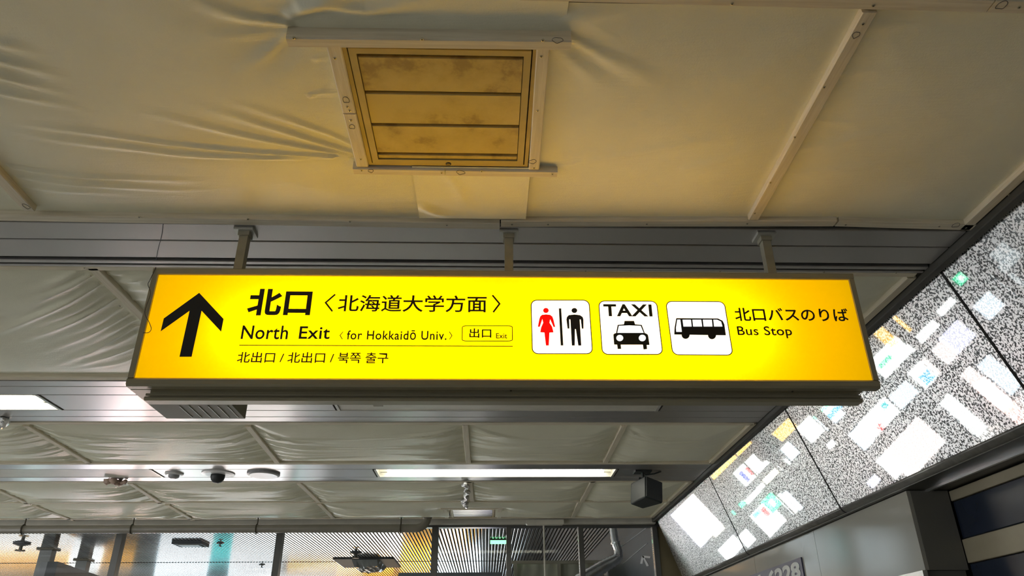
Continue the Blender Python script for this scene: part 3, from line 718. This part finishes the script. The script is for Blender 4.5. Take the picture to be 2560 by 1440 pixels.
for p in ([(1168,638),(1222,638),(1227,682),(1174,682)], [(1231,638),(1288,638),(1294,682),(1236,682)], [(1298,638),(1356,638),(1360,682),(1303,682)], [(1365,638),(1390,638),(1415,650),(1424,682),(1370,682)]):
    flat('bus_window', c55(p), 'sign_white', t3, D2+0.0006)
for c in ((1188, 735), (1357, 737)): disc('wheel', c, 26, 26, 'black_print', t3, D2+0.0003, 2.56, 1250, 550)

# ------------------------------------------------------------------ lamps recessed in the ceiling bands
def trough(label, x0, x1, y0, y1, lit, tubes, group='recessed ceiling lamps'):
    t = empty('ceiling_lamp', ((x0+x1)/2, (y0+y1)/2, ZP)); tag(t, label, 'lamp', group)
    z1 = ZP+0.10; b = MB()
    b.box(x0, x1, y0, y1, z1, z1+0.004); b.box(x0, x0+0.004, y0, y1, ZP, z1); b.box(x1-0.004, x1, y0, y1, ZP, z1)
    b.box(x0, x1, y0, y0+0.004, ZP, z1); b.box(x0, x1, y1-0.004, y1, ZP, z1); b.build('housing', 'fixture_white', t)
    f = MB(); w_ = 0.012
    f.box(x0-0.006, x0+w_, y0, y1, ZP-0.004, ZP); f.box(x1-w_, x1+0.006, y0, y1, ZP-0.004, ZP)
    f.build('end_trim', 'fixture_frame', t)
    n = tubes
    for k in range(n):
        y = y0+(y1-y0)*(k+0.5)/n; z = ZP+0.045
        q = MB().tube([(x0+0.09, y, z), (x1-0.09, y, z)], 0.016, 12).build('tube', 'tube_white' if lit else 'white_plastic', t)
        for x in (x0+0.05, x1-0.05): MB().box(x-0.03, x+0.03, y-0.012, y+0.012, z-0.02, z1).build('socket', 'beige_plastic', t)
    return t
trough('bright lamp at the left edge of the picture below the sign', L1X-1.28, L1X, YB[2]+0.004, YB[3]-0.004, True, 2)
trough('long bright tube lamp in the middle of the far ceiling', L3X0, L3X1, YC[1]+0.004, YC[2]-0.004, True, 2)
def dead(label, x0, x1, y0, y1):
    t = trough(label, x0, x1, y0, y1, False, 1)
    MB().box(x0+0.012, x1-0.012, y0+0.006, y1-0.006, ZP+0.002, ZP+0.006).build('cover', 'beige_plastic', t)
    return t
dl = dead('unlit covered lamp just under the middle of the sign', L2X0, L2X1, YB[2]+0.004, YB[3]-0.004)
xx = cz(944, 1013); MB().box(xx[0]-0.03, xx[0]+0.03, YB[2]+0.09, YB[3]-0.09, ZP-0.002, ZP+0.002).build('cover_tab', 'stripe_beige', dl)
dead('long unlit lamp at the lower left of the ceiling', XL+1.5, L4X, YC[1]+0.004, YC[2]-0.004)
strip(XL, XL+1.49, YC[1], YC[2])

# round devices in the far band
yd = (YC[1]+YC[2])/2
def dev(u): return cz(u, 1186)[0]
x = dev(437)
t = empty('smoke_sensor', (x, yd, ZP)); tag(t, 'small round sensor left of the dome camera', 'sensor')
MB().lathe([(0.075, ZP), (0.075, ZP-0.010), (0.06, ZP-0.016)], x, yd).build('base', 'white_plastic', t, False)
MB().lathe([(0.045, ZP-0.014), (0.042, ZP-0.034), (0.02, ZP-0.045)], x, yd).build('sensor_head', 'grey_plastic', t)
x = dev(547)
t = empty('dome_camera', (x, yd, ZP)); tag(t, 'dark dome security camera on the far ceiling', 'camera')
MB().lathe([(0.135, ZP), (0.135, ZP-0.008), (0.10, ZP-0.014)], x, yd).build('base', 'white_plastic', t)
MB().lathe([(0.058, ZP-0.012), (0.058, ZP-0.03), (0.051, ZP-0.055), (0.035, ZP-0.073), (0.012, ZP-0.082)], x, yd).build('dome', 'speaker_black', t, True)
x = dev(660)
t = empty('ceiling_speaker', (x, yd, ZP)); tag(t, 'flat round white ceiling disc right of the dome camera', 'speaker')
MB().lathe([(0.135, ZP), (0.135, ZP-0.014), (0.12, ZP-0.02)], x, yd).build('rim', 'grey_plastic', t)
MB().lathe([(0.118, ZP-0.018), (0.115, ZP-0.023)], x, yd).build('grille', 'white_plastic', t)

# hanging loudspeaker
sx, sy_ = cz(1606, 1180)
spk = empty('loudspeaker', (sx, sy_, ZP)); tag(spk, 'black box loudspeaker hanging from the ceiling beside the stone panels', 'speaker')
MB().cbox(sx-0.07, sx+0.07, sy_-0.06, sy_+0.06, ZP-0.012, ZP, 0.002).build('mounting_plate', 'speaker_black', spk)
pz = [ony(1607, v, sy_) for v in (1181, 1200, 1208)]
MB().tube([(sx, sy_, ZP-0.01), (sx+0.005, sy_, pz[2][2])], 0.014, 10).build('arm', 'speaker_black', spk)
MB().tube([(sx-0.035, sy_, pz[2][2]+0.035), (sx+0.05, sy_-0.02, pz[2][2]+0.015)], 0.016, 10).build('joint', 'speaker_black', spk)
MB().tube([(sx+0.02, sy_, ZP-0.03), (sx+0.1, sy_, ZP-0.02), (sx+0.16, sy_, ZP-0.001)], 0.006, 8).build('cable', 'speaker_black', spk)
def speaker_box():
    W, D, H = 0.19, 0.22, 0.185
    pr = [(-W/2, -D/2), (W/2, -D/2), (W/2*0.72, D/2), (-W/2*0.72, D/2)]
    c = ony(1613, 1232, sy_); rz = math.radians(30); rx = math.radians(-9); ry = math.radians(7)
    M = Matrix.Rotation(ry, 3, 'Y') @ Matrix.Rotation(rx, 3, 'X') @ Matrix.Rotation(rz, 3, 'Z')
    b = MB(); vs = [tuple(np.array(M @ Vector((x, y, z)))+c) for z in (-H/2, H/2) for x, y in pr]
    b.add(vs, [(0,1,2,3), (4,5,6,7), (0,1,5,4), (1,2,6,5), (2,3,7,6), (3,0,4,7)])
    o = b.build('cabinet', 'speaker_black', spk)
    bv = o.modifiers.new('b', 'BEVEL'); bv.width = 0.012; bv.segments = 3
    k = 0.9; e = D/2+0.006
    vs = [tuple(np.array(M @ Vector((x*k, y, z*k)))+c) for y in (-e, -D/2+0.004) for x, z in ((-W/2, -H/2), (W/2, -H/2), (W/2, H/2), (-W/2, H/2))]
    MB().add(vs, [(0,1,2,3), (4,5,6,7), (0,1,5,4), (1,2,6,5), (2,3,7,6), (3,0,4,7)]).build('grille', 'speaker_grey', spk)
speaker_box()

# pipe along the partition
PY = 8.36
pc = ony(500, 1322.5, PY); pr_ = 0.043; bz = pc[2]; ex_ = ony(1068, 1318, PY)[0]
pipe = empty('pipe', (-3.5, PY, bz)); tag(pipe, 'brownish drain pipe running under the far cloth to an upward bend', 'pipe')
bend = [(ex_-0.12+0.12*math.sin(a), PY, bz+0.12-0.12*math.cos(a)) for a in np.linspace(0, math.pi/2, 9)]
MB().tube([(XL, PY, bz), (ex_-0.3, PY, bz)]+bend, pr_, 16).build('run', 'pipe_paint', pipe, True)
MB().tube([(ex_, PY, bz+0.10), (ex_, PY, 3.12)], pr_*1.12, 16).build('riser', 'pipe_paint', pipe, True)
for u in (-290, 65, 335, 645, 1003):
    x = ony(u, 1300, PY)[0]
    hg = MB().tube([(x, PY, bz+pr_*0.8), (x, PY, 3.10)], 0.007, 8).build('hanger_rod', 'screw_dark', pipe)
    MB().tube([(x, PY-pr_*1.15*math.cos(a), bz+pr_*1.15*math.sin(a)) for a in np.linspace(0, 2*math.pi, 17)], 0.006, 6).build('clamp', 'screw_dark', hg)
    MB().box(x-0.02, x+0.02, PY-0.02, PY+0.02, 3.09, 3.105).build('hanger_plate', 'screw_dark', hg)

# rounded beige box and rod at the partition head
c0, c1 = ony(1314, 1300, 8.60), ony(1408, 1310, 8.60)
def rbox():
    x0, x1, zt, zb = c0[0], c1[0], 3.098, ony(1360, 1311, 8.52)[2]; r = 0.018
    pts = [(x0, zt), (x0, zb+r)]+[(x0+r-r*math.cos(a), zb+r-r*math.sin(a)) for a in np.linspace(0.2, math.pi/2, 5)]+[(x1-r+r*math.sin(a), zb+r-r*math.cos(a)) for a in np.linspace(0, math.pi/2, 6)]+[(x1, zt)]
    n = len(pts); vs = [(x, y, z) for y in (8.515, 8.598) for x, z in pts]
    return MB().add(vs, [tuple(range(n)), tuple(range(n, 2*n))[::-1]]+[(i, (i+1) % n, n+(i+1) % n, n+i) for i in range(n)])
bb = rbox().build('door_sensor_box', 'beige_plastic'); tag(bb, 'rounded beige box under the last batten at the partition head', 'box')
rp = ony(1360, 1345, 8.62)
rod = empty('hanging_rod', (rp[0], 8.62, 1.2)); tag(rod, 'thin pale rod hanging under the rounded beige box', 'rod')
MB().tube([(rp[0], 8.62, 1.2), (rp[0], 8.62, c1[2]+0.01)], 0.010, 8).build('rod', 'beige_plastic', rod)
MB().lathe([(0.018, c1[2]+0.02), (0.018, c1[2]-0.012)], rp[0], 8.62, 12).build('collar', 'beige_plastic', rod)

# crumpled plastic film and taped bundle
def crumple(name, label, pts, r, mat, seed, sc):
    rr = random.Random(seed); b = MB(); path = smooth_curve(pts, 6)
    rs = [r*rr.uniform(0.5, 1.2) for _ in path]; path = [(p[0]+rr.uniform(-sc, sc), p[1]+rr.uniform(-sc, sc), p[2]+rr.uniform(-sc, 0)) for p in path]
    b.tube(path, rs, 9); o = b.build(name, mat, None, True); return tag(o, label, 'plastic')
q = [onz(u, v, 3.09) for u, v in ((1160, 1203), (1166, 1225), (1160, 1250), (1164, 1262))]
crumple('plastic_film', 'crumpled clear plastic film hanging beside a batten above the far vent', [tuple(p) for p in q], 0.02, 'crumple', 3, 0.02)
q = [onz(u, v, 3.085) for u, v in ((262, 1200), (285, 1202), (300, 1205), (315, 1204))]
crumple('taped_bundle', 'pinkish taped bundle at the end of the dead lamp', [tuple(p) for p in q], 0.028, 'tape', 8, 0.015)
q = [onz(u, v, 3.095) for u, v in ((8, 1046), (15, 1054), (4, 1060))]
crumple('cloth_knot', 'gathered cloth knot at the left edge below the lit lamp', [tuple(p) for p in q], 0.03, 'crumple', 9, 0.015)

# loose strings at the sign's left end
def string(label, pts, r=0.0012):
    o = MB().tube(smooth_curve(pts, 5), r, 5).build('string', 'pen'); return tag(o, label, 'string', 'loose strings by the sign')
string('thin loose thread hanging from the ceiling strip to the sign corner', [tuple(onz(408, 560, ZP-0.003)), tuple(onz(404, 590, ZP-0.004)), tuple(onz(396, 620, ZP-0.006)), tuple(onz(390, 650, ZP-0.008))])
string('thin wire looping in front of the left end of the sign', [tuple(sp(390, 668, 0.014)), tuple(sp(375, 700, 0.016)), tuple(sp(370, 712, 0.016)), tuple(sp(376, 735, 0.016)), tuple(sp(362, 780, 0.016)), tuple(sp(373, 806, 0.016)), tuple(sp(378, 822, 0.016)), tuple(sp(372, 831, 0.016)), tuple(sp(358, 832, 0.014))])

# ------------------------------------------------------------------ right wall details
plate = MB()
pxw = LWX-0.006
A_, B_ = onx(1868, 1441, pxw), onx(2003, 1394, pxw)
y_far, y_near, zt = A_[1], B_[1], (A_[2]+B_[2])/2
pl = empty('number_plate', ((pxw), (y_far+y_near)/2, zt-0.16)); tag(pl, 'dark blue plate with pale digits 6228 on the grey fascia', 'sign')
MB().box(pxw-0.004, LWX, y_near, y_far, zt-0.16, zt).build('plate', 'plate_blue', pl)
d0 = onx(1996, 1404, pxw-0.006)
text_on('digits', '01-6228', 'plate_digit', pl, (pxw-0.006, y_far-0.06, zt-0.13), (0, -(y_far-0.06-y_near-0.04), 0), (0, 0, 0.115), 0.045)

# ------------------------------------------------------------------ beyond the glass
dw = MB().box(2.5, 2.6, 8.9, 34.6, 0, HZ+0.04).build('wall_right', 'wall_dark'); tag(dw, 'dark wall of the hall beyond the glass with a pale arrow', None, None, 'structure')
DWX = 2.495
def w5(x, y): return onx(1060+x/4.267, 1180+y/4.267, DWX)
ar = MB()
for pts in ([(2325,890),(2345,900),(2400,1000),(2375,1008)], [(2325,890),(2415,900),(2410,920),(2335,912)], [(2325,890),(2345,900),(2330,980),(2305,978)]):
    ar.poly([w5(*p) for p in pts])
ar.build('arrow_mark', 'arrow_grey', dw)
for p, q in (((2110, 790), (2380, 590)), ((2120, 980), (2380, 760))):
    MB().tube([w5(*p), w5(*q)], 0.006, 5).build('groove_line', 'arrow_grey', dw)

# silver duct
dy_ = 11.0
q = [ony(u, v, dy_) for u, v in ((1531, 1300), (1537, 1350), (1546, 1380), (1540, 1398), (1510, 1415), (1470, 1440), (1425, 1470))]
dr = [0.05, 0.055, 0.06, 0.07, 0.085, 0.095, 0.10]
top = [(q[0][0]-0.01, dy_, HZ+0.03)]
duct = empty('silver_duct', (q[1][0], dy_, q[-1][2])); tag(duct, 'silver flexible duct bending down to the left behind the glass', 'duct')
pth = smooth_curve([tuple(p) for p in q], 8); rad = list(np.interp(np.linspace(0, 6, len(pth)), range(7), dr))
rad = [r*(1.06 if i % 2 else 0.95) for i, r in enumerate(rad)]
MB().tube(top+pth, [0.05]+rad, 14).build('flexible_duct', 'duct', duct, True)
for i in (9, 20): MB().tube([pth[i], pth[i+1]], rad[i]*1.15, 14).build('duct_collar', 'aluminium', duct)

# green lamp
g0, g1 = onz(1226, 1352, HZ-0.03), onz(1265, 1360, HZ-0.03); gx0, gx1, gy = g0[0], g1[0], g0[1]; gz0 = HZ-0.03
gl = empty('green_lamp', ((gx0+gx1)/2, gy, gz0)); tag(gl, 'small glowing green bar lamp under the slat ceiling behind the glass', 'lamp')
MB().box(gx0, gx1, gy, g1[1], gz0, gz0+0.012).build('diffuser', 'green_lamp', gl)
MB().box(gx0-0.01, gx1+0.01, gy-0.01, g1[1]+0.01, gz0+0.012, HZ).build('housing', 'mullion', gl)

# air conditioner wrapped in film
a_, b_, c_ = onz(832, 1395, HZ), onz(985, 1395, HZ), onz(1000, 1416, HZ)
ac = empty('ceiling_air_conditioner', ((a_[0]+b_[0])/2, (a_[1]+c_[1])/2, HZ)); tag(ac, 'ceiling air conditioner wrapped in clear film behind the glass', 'air conditioner')
ya, yb = a_[1], c_[1]; xa, xb = a_[0], b_[0]
MB().cbox(xa, xb, ya, yb, HZ-0.03, HZ+0.01, 0.005).build('cover_plate', 'wall_dark', ac)
xm0, xm1 = xa+(xb-xa)*0.30, xa+(xb-xa)*0.76
rr = random.Random(2); nb = MB(); nx, ny = 12, 9
vs = []; 
for j in range(ny+1):
    for i in range(nx+1):
        e = min(i, nx-i, j, ny-j); dz = 0.0 if e == 0 else 0.10+0.09*min(e, 3)/3+rr.uniform(-0.03, 0.03)
        vs.append((xm0+(xm1-xm0)*i/nx, ya+0.1+(yb-ya-0.2)*j/ny, HZ-0.03-dz))
nb.add(vs, [(j*(nx+1)+i, j*(nx+1)+i+1, (j+1)*(nx+1)+i+1, (j+1)*(nx+1)+i) for j in range(ny) for i in range(nx)])
nb.build('film_wrap', 'wrap', ac)

# small fittings on the slat ceiling
def fitting(label, u, v, s, group='small fittings on the slat ceiling'):
    p = onz(u, v, HZ); t = empty('sprinkler', (p[0], p[1], HZ-0.15*s)); tag(t, label, 'sprinkler', group)
    MB().lathe([(0.14*s, HZ+0.01), (0.16*s, HZ-0.02*s), (0.05*s, HZ-0.05*s)], p[0], p[1], 16).build('rose', 'grey_plastic', t)
    MB().lathe([(0.03*s, HZ-0.03*s), (0.03*s, HZ-0.12*s), (0.09*s, HZ-0.125*s), (0.09*s, HZ-0.145*s)], p[0], p[1], 12).build('deflector', 'screw_dark', t)
fitting('dark ceiling fitting at the left edge of the slat ceiling', 55, 1358, 1.1)
fitting('tiny ceiling fitting over the teal reflection', 551, 1357, 0.5)
fitting('ceiling fitting above the wrapped air conditioner', 890, 1381, 0.9)
fitting('tiny ceiling fitting left of the third mullion', 655, 1411, 0.5)
p = onz(468, 1352, HZ); t = empty('ceiling_hatch_lamp', (p[0], p[1], HZ-0.1)); tag(t, 'flat tilted panel lamp on the slat ceiling', 'lamp')
MB().box(p[0]-0.32, p[0]+0.30, p[1], p[1]+0.5, HZ-0.06, HZ+0.01).build('body', 'wall_dark', t)
MB().box(p[0]-0.22, p[0]+0.22, p[1]+0.1, p[1]+0.42, HZ-0.075, HZ-0.058).build('panel', 'fixture_frame', t)

# direction sign on two posts at the lower left
pA, pB = onz(122, 1373, HZ), onz(210, 1400, HZ)
hs = empty('direction_sign', (pA[0], (pA[1]+pB[1])/2, 2.2)); tag(hs, 'dark double direction sign on two posts at the lower left, green mark on it', 'sign')
for p in (pA, pB):
    po = MB().box(p[0]-0.13, p[0]+0.13, p[1]-0.10, p[1]+0.10, 3.35, HZ+0.01).build('post', 'mullion', hs)
    MB().cbox(p[0]-0.19, p[0]+0.19, p[1]-0.15, p[1]+0.15, HZ-0.03, HZ+0.005, 0.004).build('post_collar', 'screw_dark', po)
e0 = ony(100, 1411, pA[1]-0.7); e1 = ony(225, 1440, pB[1]+0.5)
zt0 = (e0[2]+e1[2])/2
bd = MB()
def slab(P, Q, th, z0, z1):
    d = np.array([Q[0]-P[0], Q[1]-P[1]]); d = d/np.linalg.norm(d); n = np.array([d[1], -d[0]])
    if n[1] > 0: n = -n
    vs = []
    for z in (z0, z1):
        for pt, o in ((P, 0), (Q, 0), (Q, th), (P, th)): vs.append((pt[0]-n[0]*o, pt[1]-n[1]*o, z))
    return MB().add(vs, [(0,1,2,3), (4,5,6,7), (0,1,5,4), (1,2,6,5), (2,3,7,6), (3,0,4,7)]), n, d
P_, Q_ = e0[:2], e1[:2]
sl, nn, dd = slab(P_, Q_, 0.22, 2.2, zt0); sl.build('sign_body', 'grey_plastic', hs)
sl2, _, _ = slab(P_+dd*0.06+nn*0.012, Q_-dd*0.06+nn*0.012, 0.02, 2.26, zt0-0.035); sl2.build('sign_face', 'board_navy', hs)
sl3, _, _ = slab(P_-dd*0.28-nn*0.25, Q_-dd*0.28-nn*0.25, 0.2, 2.2, zt0-0.02); sl3.build('rear_sign_body', 'wall_dark', hs)
q0 = P_+dd*(np.linalg.norm(Q_-P_)*0.33)+nn*0.016; sl4, _, _ = slab(q0, q0+dd*0.42, 0.01, zt0-0.65, zt0-0.16); sl4.build('green_mark', 'exit_green', hs)
q0 = P_+dd*(np.linalg.norm(Q_-P_)*0.12)+nn*0.016; sl5, _, _ = slab(q0, q0+dd*0.25, 0.01, zt0-0.65, zt0-0.22); sl5.build('white_mark', 'plate_digit', hs)

# grey display board top and cloth screen behind the glass
p0, p1 = ony(996, 1431, 16.0), ony(1252, 1431, 16.0)
b = MB().cbox(p0[0], p1[0], 16.0, 16.12, 0.0, (p0[2]+p1[2])/2, 0.004).build('display_board', 'board_frame'); tag(b, 'top of a grey framed board behind the glass, bottom middle', 'board')
p0, p1 = ony(1284, 1407, 16.4), ony(1508, 1405, 16.4)
cs = empty('cloth_screen', ((p0[0]+p1[0])/2, 16.4, 0)); tag(cs, 'cloth covered screen with battens behind the right panes', 'screen')
nx, nz = 50, 24; vs = []
for j in range(nz+1):
    for i in range(nx+1):
        x = p0[0]+(p1[0]-p0[0])*i/nx; z = 0.02+(p0[2]-0.02)*j/nz
        vs.append((x, 16.4-0.03*math.sin(i*0.9+j*0.5)*math.sin(j*0.7), z))
MB().add(vs, [(j*(nx+1)+i, j*(nx+1)+i+1, (j+1)*(nx+1)+i+1, (j+1)*(nx+1)+i) for j in range(nz) for i in range(nx)]).build('cloth', 'cloth', cs, True)
MB().box(p0[0]-0.05, p1[0]+0.05, 16.3, 16.36, p0[2]-0.03, p0[2]+0.03).build('batten', 'wood_x', cs)
MB().box(p0[0]-0.05, p1[0]+0.05, 16.3, 16.36, p0[2]-0.33, p0[2]-0.27).build('batten', 'wood_x', cs)
for f in (0.02, 0.5, 0.97):
    x = p0[0]+(p1[0]-p0[0])*f; MB().box(x-0.03, x+0.03, 16.3, 16.36, 0, p0[2]-0.03).build('batten', 'wood_y', cs)

# ------------------------------------------------------------------ shops of the hall, seen only mirrored in the stone and the slats
LIT = {'white': (1, 1, 1), 'cool': (0.8, 0.9, 1.0), 'lav': (0.80, 0.78, 1.0), 'pink': (1.0, 0.86, 0.84), 'cream': (1.0, 0.93, 0.72), 'orange': (1.0, 0.55, 0.10),
       'green': (0.03, 0.75, 0.35), 'blue': (0.10, 0.55, 0.95), 'red': (0.95, 0.05, 0.06), 'teal': (0.05, 0.60, 0.65), 'deep': (0.06, 0.08, 0.5), 'grey': (0.5, 0.55, 0.58)}
BOARD = 7.0
for k, c in LIT.items(): lamp('lit_'+k, c, BOARD*(1.0 if k not in ('grey',) else 0.5))
for k, c in LIT.items(): lamp('sign_'+k+'_lit', (1.0, 0.46, 0.03) if k == 'orange' else c, 2.6 if k in ('orange', 'teal') else 4.5)
nrm = np.array([-(P0[1]-P1[1]), 0, -(P1[0]-P0[0])]); nrm = nrm/np.linalg.norm(nrm); PA3 = np.array([P0[0], 0, P0[1]])
def mirrored(u, v, y):
    d = ray(u, v); t_ = ((PA3-CAM)@nrm)/(d@nrm); P = CAM+d*t_; r = d-2*(d@nrm)*nrm
    return P+r*((y-P[1])/r[1])
YS = 14.0
shop = empty('shop_front', (-4.5, YS, 0)); tag(shop, 'dark shop front with many lit boards, mirrored in the stone panels', 'shop front')
MB().box(-13.5, 2.3, YS+0.06, YS+0.16, 0, 2.95).build('front_wall', 'wall_dark', shop)
def board(col, pts, parent=shop, dep=0.05, dy=0.0):
    q = [mirrored(u, v, YS) for u, v in pts]; xs_ = sorted(p[0] for p in q); zs_ = sorted(p[2] for p in q)
    x0, x1 = (xs_[0]+xs_[1])/2, (xs_[2]+xs_[3])/2; g_ = 0.07*(x1-x0); x0 -= g_; x1 += g_; z0, z1 = (zs_[0]+zs_[1])/2, (zs_[2]+zs_[3])/2
    if z1 < 0.05: return
    z0 = max(z0, 0.02); z1 = min(z1, 2.93)
    return MB().cbox(x0, x1, YS-dy-0.01, YS+dep, z0, z1, 0.004).build('lit_board', 'lit_'+col, parent)
def k3(pts): return [(1600+x/3, 960+y/3) for x, y in pts]
def k6(pts): return [(1900+x/3, 960+y/3) for x, y in pts]
def kr(pts): return [(1900+x/2.36, 450+y/2.36) for x, y in pts]
for col, pts in (
    ('white', k3([(800,570),(850,525),(910,600),(860,650)])), ('white', k3([(880,640),(940,570),(960,600),(900,665)])),
    ('cream', k3([(930,700),(1010,640),(1040,670),(950,755)])), ('white', k3([(885,770),(930,725),(945,755),(905,805)])),
    ('white', k3([(780,870),(880,790),(905,815),(830,880)])), ('green', k3([(695,940),(770,880),(790,905),(715,980)])),
    ('white', k3([(815,1015),(900,900),(1130,1010),(960,1150)])), ('white', k3([(1030,830),(1060,815),(1180,960),(1150,980)])),
    ('cool', k3([(1085,805),(1105,795),(1215,935),(1195,955)])), ('cool', k3([(1050,480),(1110,440),(1200,520),(1150,560)])),
    ('white', k3([(1040,600),(1090,560),(1130,600),(1080,640)])), ('pink', k3([(270,900),(370,820),(620,1060),(510,1170)])),
    ('lav', k3([(230,950),(270,930),(500,1190),(450,1230)])), ('white', k3([(600,1230),(700,1130),(780,1250),(650,1310)])),
    ('white', k3([(750,1120),(800,1090),(870,1180),(800,1230)])), ('orange', k3([(950,390),(1130,260),(1160,350),(1040,450)])),
    ('orange', k3([(520,680),(800,430),(815,470),(540,730)])), ('cool', k3([(1290,230),(1400,170),(1560,200),(1440,330)])),
    ('green', k3([(1300,230),(1400,170),(1420,180),(1320,245)])), ('white', k3([(1170,290),(1290,260),(1390,370),(1280,430)])),
    ('white', k3([(1660,270),(1830,100),(1920,220),(1770,415)])), ('cool', k3([(1570,370),(1640,310),(1750,430),(1690,500)])),
    ('pink', k6([(945,490),(1170,270),(1420,480),(1110,665)])), ('white', k6([(1360,120),(1420,80),(1740,360),(1650,410)])),
    ('pink', k6([(1550,0),(1700,0),(1980,180),(1880,280)])), ('white', k6([(880,570),(940,510),(1090,660),(1010,700)])),
    ('lav', k6([(800,710),(880,690),(905,740),(840,770)])), ('white', k6([(500,440),(550,420),(570,460),(530,480)])),
    ('pink', kr([(965,1050),(1070,950),(1150,1050),(1060,1140)])), ('lav', kr([(1070,920),(1160,830),(1270,930),(1170,1020)])),
    ('orange', kr([(760,830),(800,800),(890,890),(850,930)])), ('orange', kr([(650,880),(700,850),(820,960),(780,985)])),
    ('white', kr([(870,950),(1030,830),(1045,880),(920,1000)])), ('white', kr([(650,1000),(820,960),(900,1020),(720,1190)])),
    ('white', kr([(880,1130),(940,1070),(1050,1170),(980,1220)])), ('cool', kr([(1270,720),(1340,680),(1460,740),(1350,820)])),
    ('grey', kr([(1360,440),(1420,370),(1500,420),(1440,480)])), ('grey', kr([(1420,590),(1500,550),(1558,620),(1520,670)])),
    ('pink', kr([(1170,1160),(1230,1110),(1520,1330),(1480,1400)])), ('cool', kr([(760,1280),(860,1190),(930,1260),(860,1330)])),
    ('cool', kr([(1290,1080),(1380,1010),(1530,1240),(1480,1260)])), ('white', kr([(1050,760),(1130,690),(1150,730),(1080,800)])),
    ('grey', kr([(1350,520),(1520,430),(1558,470),(1400,570)])),
    ):
    board(col, pts)
for col, pts in (('blue', kr([(930,1160),(980,1125),(1030,1170),(990,1210)])), ('blue', k3([(840,985),(880,945),(910,965),(870,1005)])), ('red', k3([(900,930),(940,920),(970,990),(940,1000)])),
                 ('red', k3([(1770,310),(1800,290),(1830,340),(1800,360)])), ('teal', k3([(1800,160),(1830,130),(1860,170),(1830,200)])), ('green', kr([(690,1090),(760,1040),(780,1060),(710,1110)])),
                 ('blue', k3([(1370,250),(1500,180),(1515,190),(1385,262)])), ('cream', k3([(540,1080),(590,1050),(640,1090),(560,1150)]))):
    board(col, pts, dy=0.02)
def thing_board(name, label, cat, parts):
    q = [mirrored(u, v, YS) for u, v in parts[0][1]]
    t = empty(name, (np.mean([p[0] for p in q]), YS, min(p[2] for p in q))); tag(t, label, cat)
    for i, (col, pts) in enumerate(parts): board(col, pts, t, 0.04, 0.02+0.02*i)
thing_board('toilet_sign', 'white toilet pictogram sign mirrored in the stone panels', 'sign', [('white', [(1835,1178),(1862,1157),(1892,1190),(1867,1215)]),
    ('deep', k3([(735,670),(760,655),(820,725),(800,740)])), ('red', k3([(785,630),(805,620),(845,690),(830,695)]))])
thing_board('exit_sign', 'green emergency exit sign mirrored in the middle stone panel', 'sign', [('green', [(1907,1253),(1923,1233),(1952,1257),(1933,1287)]), ('white', k3([(965,880),(985,860),(1010,910),(990,930)]))])
thing_board('exit_sign', 'green emergency exit sign mirrored high in the nearest stone panel', 'sign', [('green', kr([(1140,580),(1170,545),(1230,590),(1190,615)])), ('white', kr([(1160,580),(1175,565),(1200,585),(1185,600)]))])
# end wall of the hall: lit fronts reflected by the slats
def endsign(col, u0, u1, v0, v1, label, strength_mat=None):
    y = 34.5; zs_ = [2*HZ-ony((u0+u1)/2, v, y)[2] for v in (v0, v1)]; xs_ = [ony(u, 1400, y)[0] for u in (u0, u1)]
    o = MB().cbox(xs_[0], xs_[1], y-0.1, y+0.1, max(0.05, min(zs_)), min(HZ, max(zs_)), 0.01).build('lit_shop_sign', 'sign_'+col+'_lit')
    tag(o, label, 'sign', 'lit signs on the end wall of the hall')
for args in (('white', -60, 250, 1325, 1362, 'white lit front mirrored at the left edge of the slats'), ('orange', -60, 100, 1374, 1412, 'orange lit sign mirrored at the left edge of the slats'),
             ('orange', 128, 172, 1376, 1412, 'orange lit sign mirrored beside the first post'), ('white', 176, 250, 1368, 1412, 'white lit panel mirrored left of the dark mullion'),
             ('orange', 255, 330, 1382, 1404, 'small orange sign mirrored behind the dark mullion'), ('cool', 395, 520, 1328, 1440, 'cool white lit front mirrored right of the dark mullion'),
             ('teal', 525, 575, 1345, 1396, 'teal lit sign mirrored in the slats'), ('cool', 578, 700, 1328, 1440, 'wide cool white front mirrored left of the third mullion'), ('white', 700, 1000, 1328, 1376, 'wide white front mirrored above the air conditioner'),
             ('orange', 722, 840, 1385, 1415, 'orange lit sign mirrored left of the air conditioner'), ('orange', 845, 985, 1380, 1430, 'orange lit sign mirrored around the air conditioner'), ('orange', 1000, 1078, 1352, 1430, 'large orange sign mirrored right of the air conditioner'),
             ('cool', 1092, 1200, 1375, 1440, 'cool white front mirrored behind the fourth pane'), ('pink', 1100, 1160, 1318, 1345, 'pale pink sign mirrored at the top of the fourth pane')):
    endsign(*args)
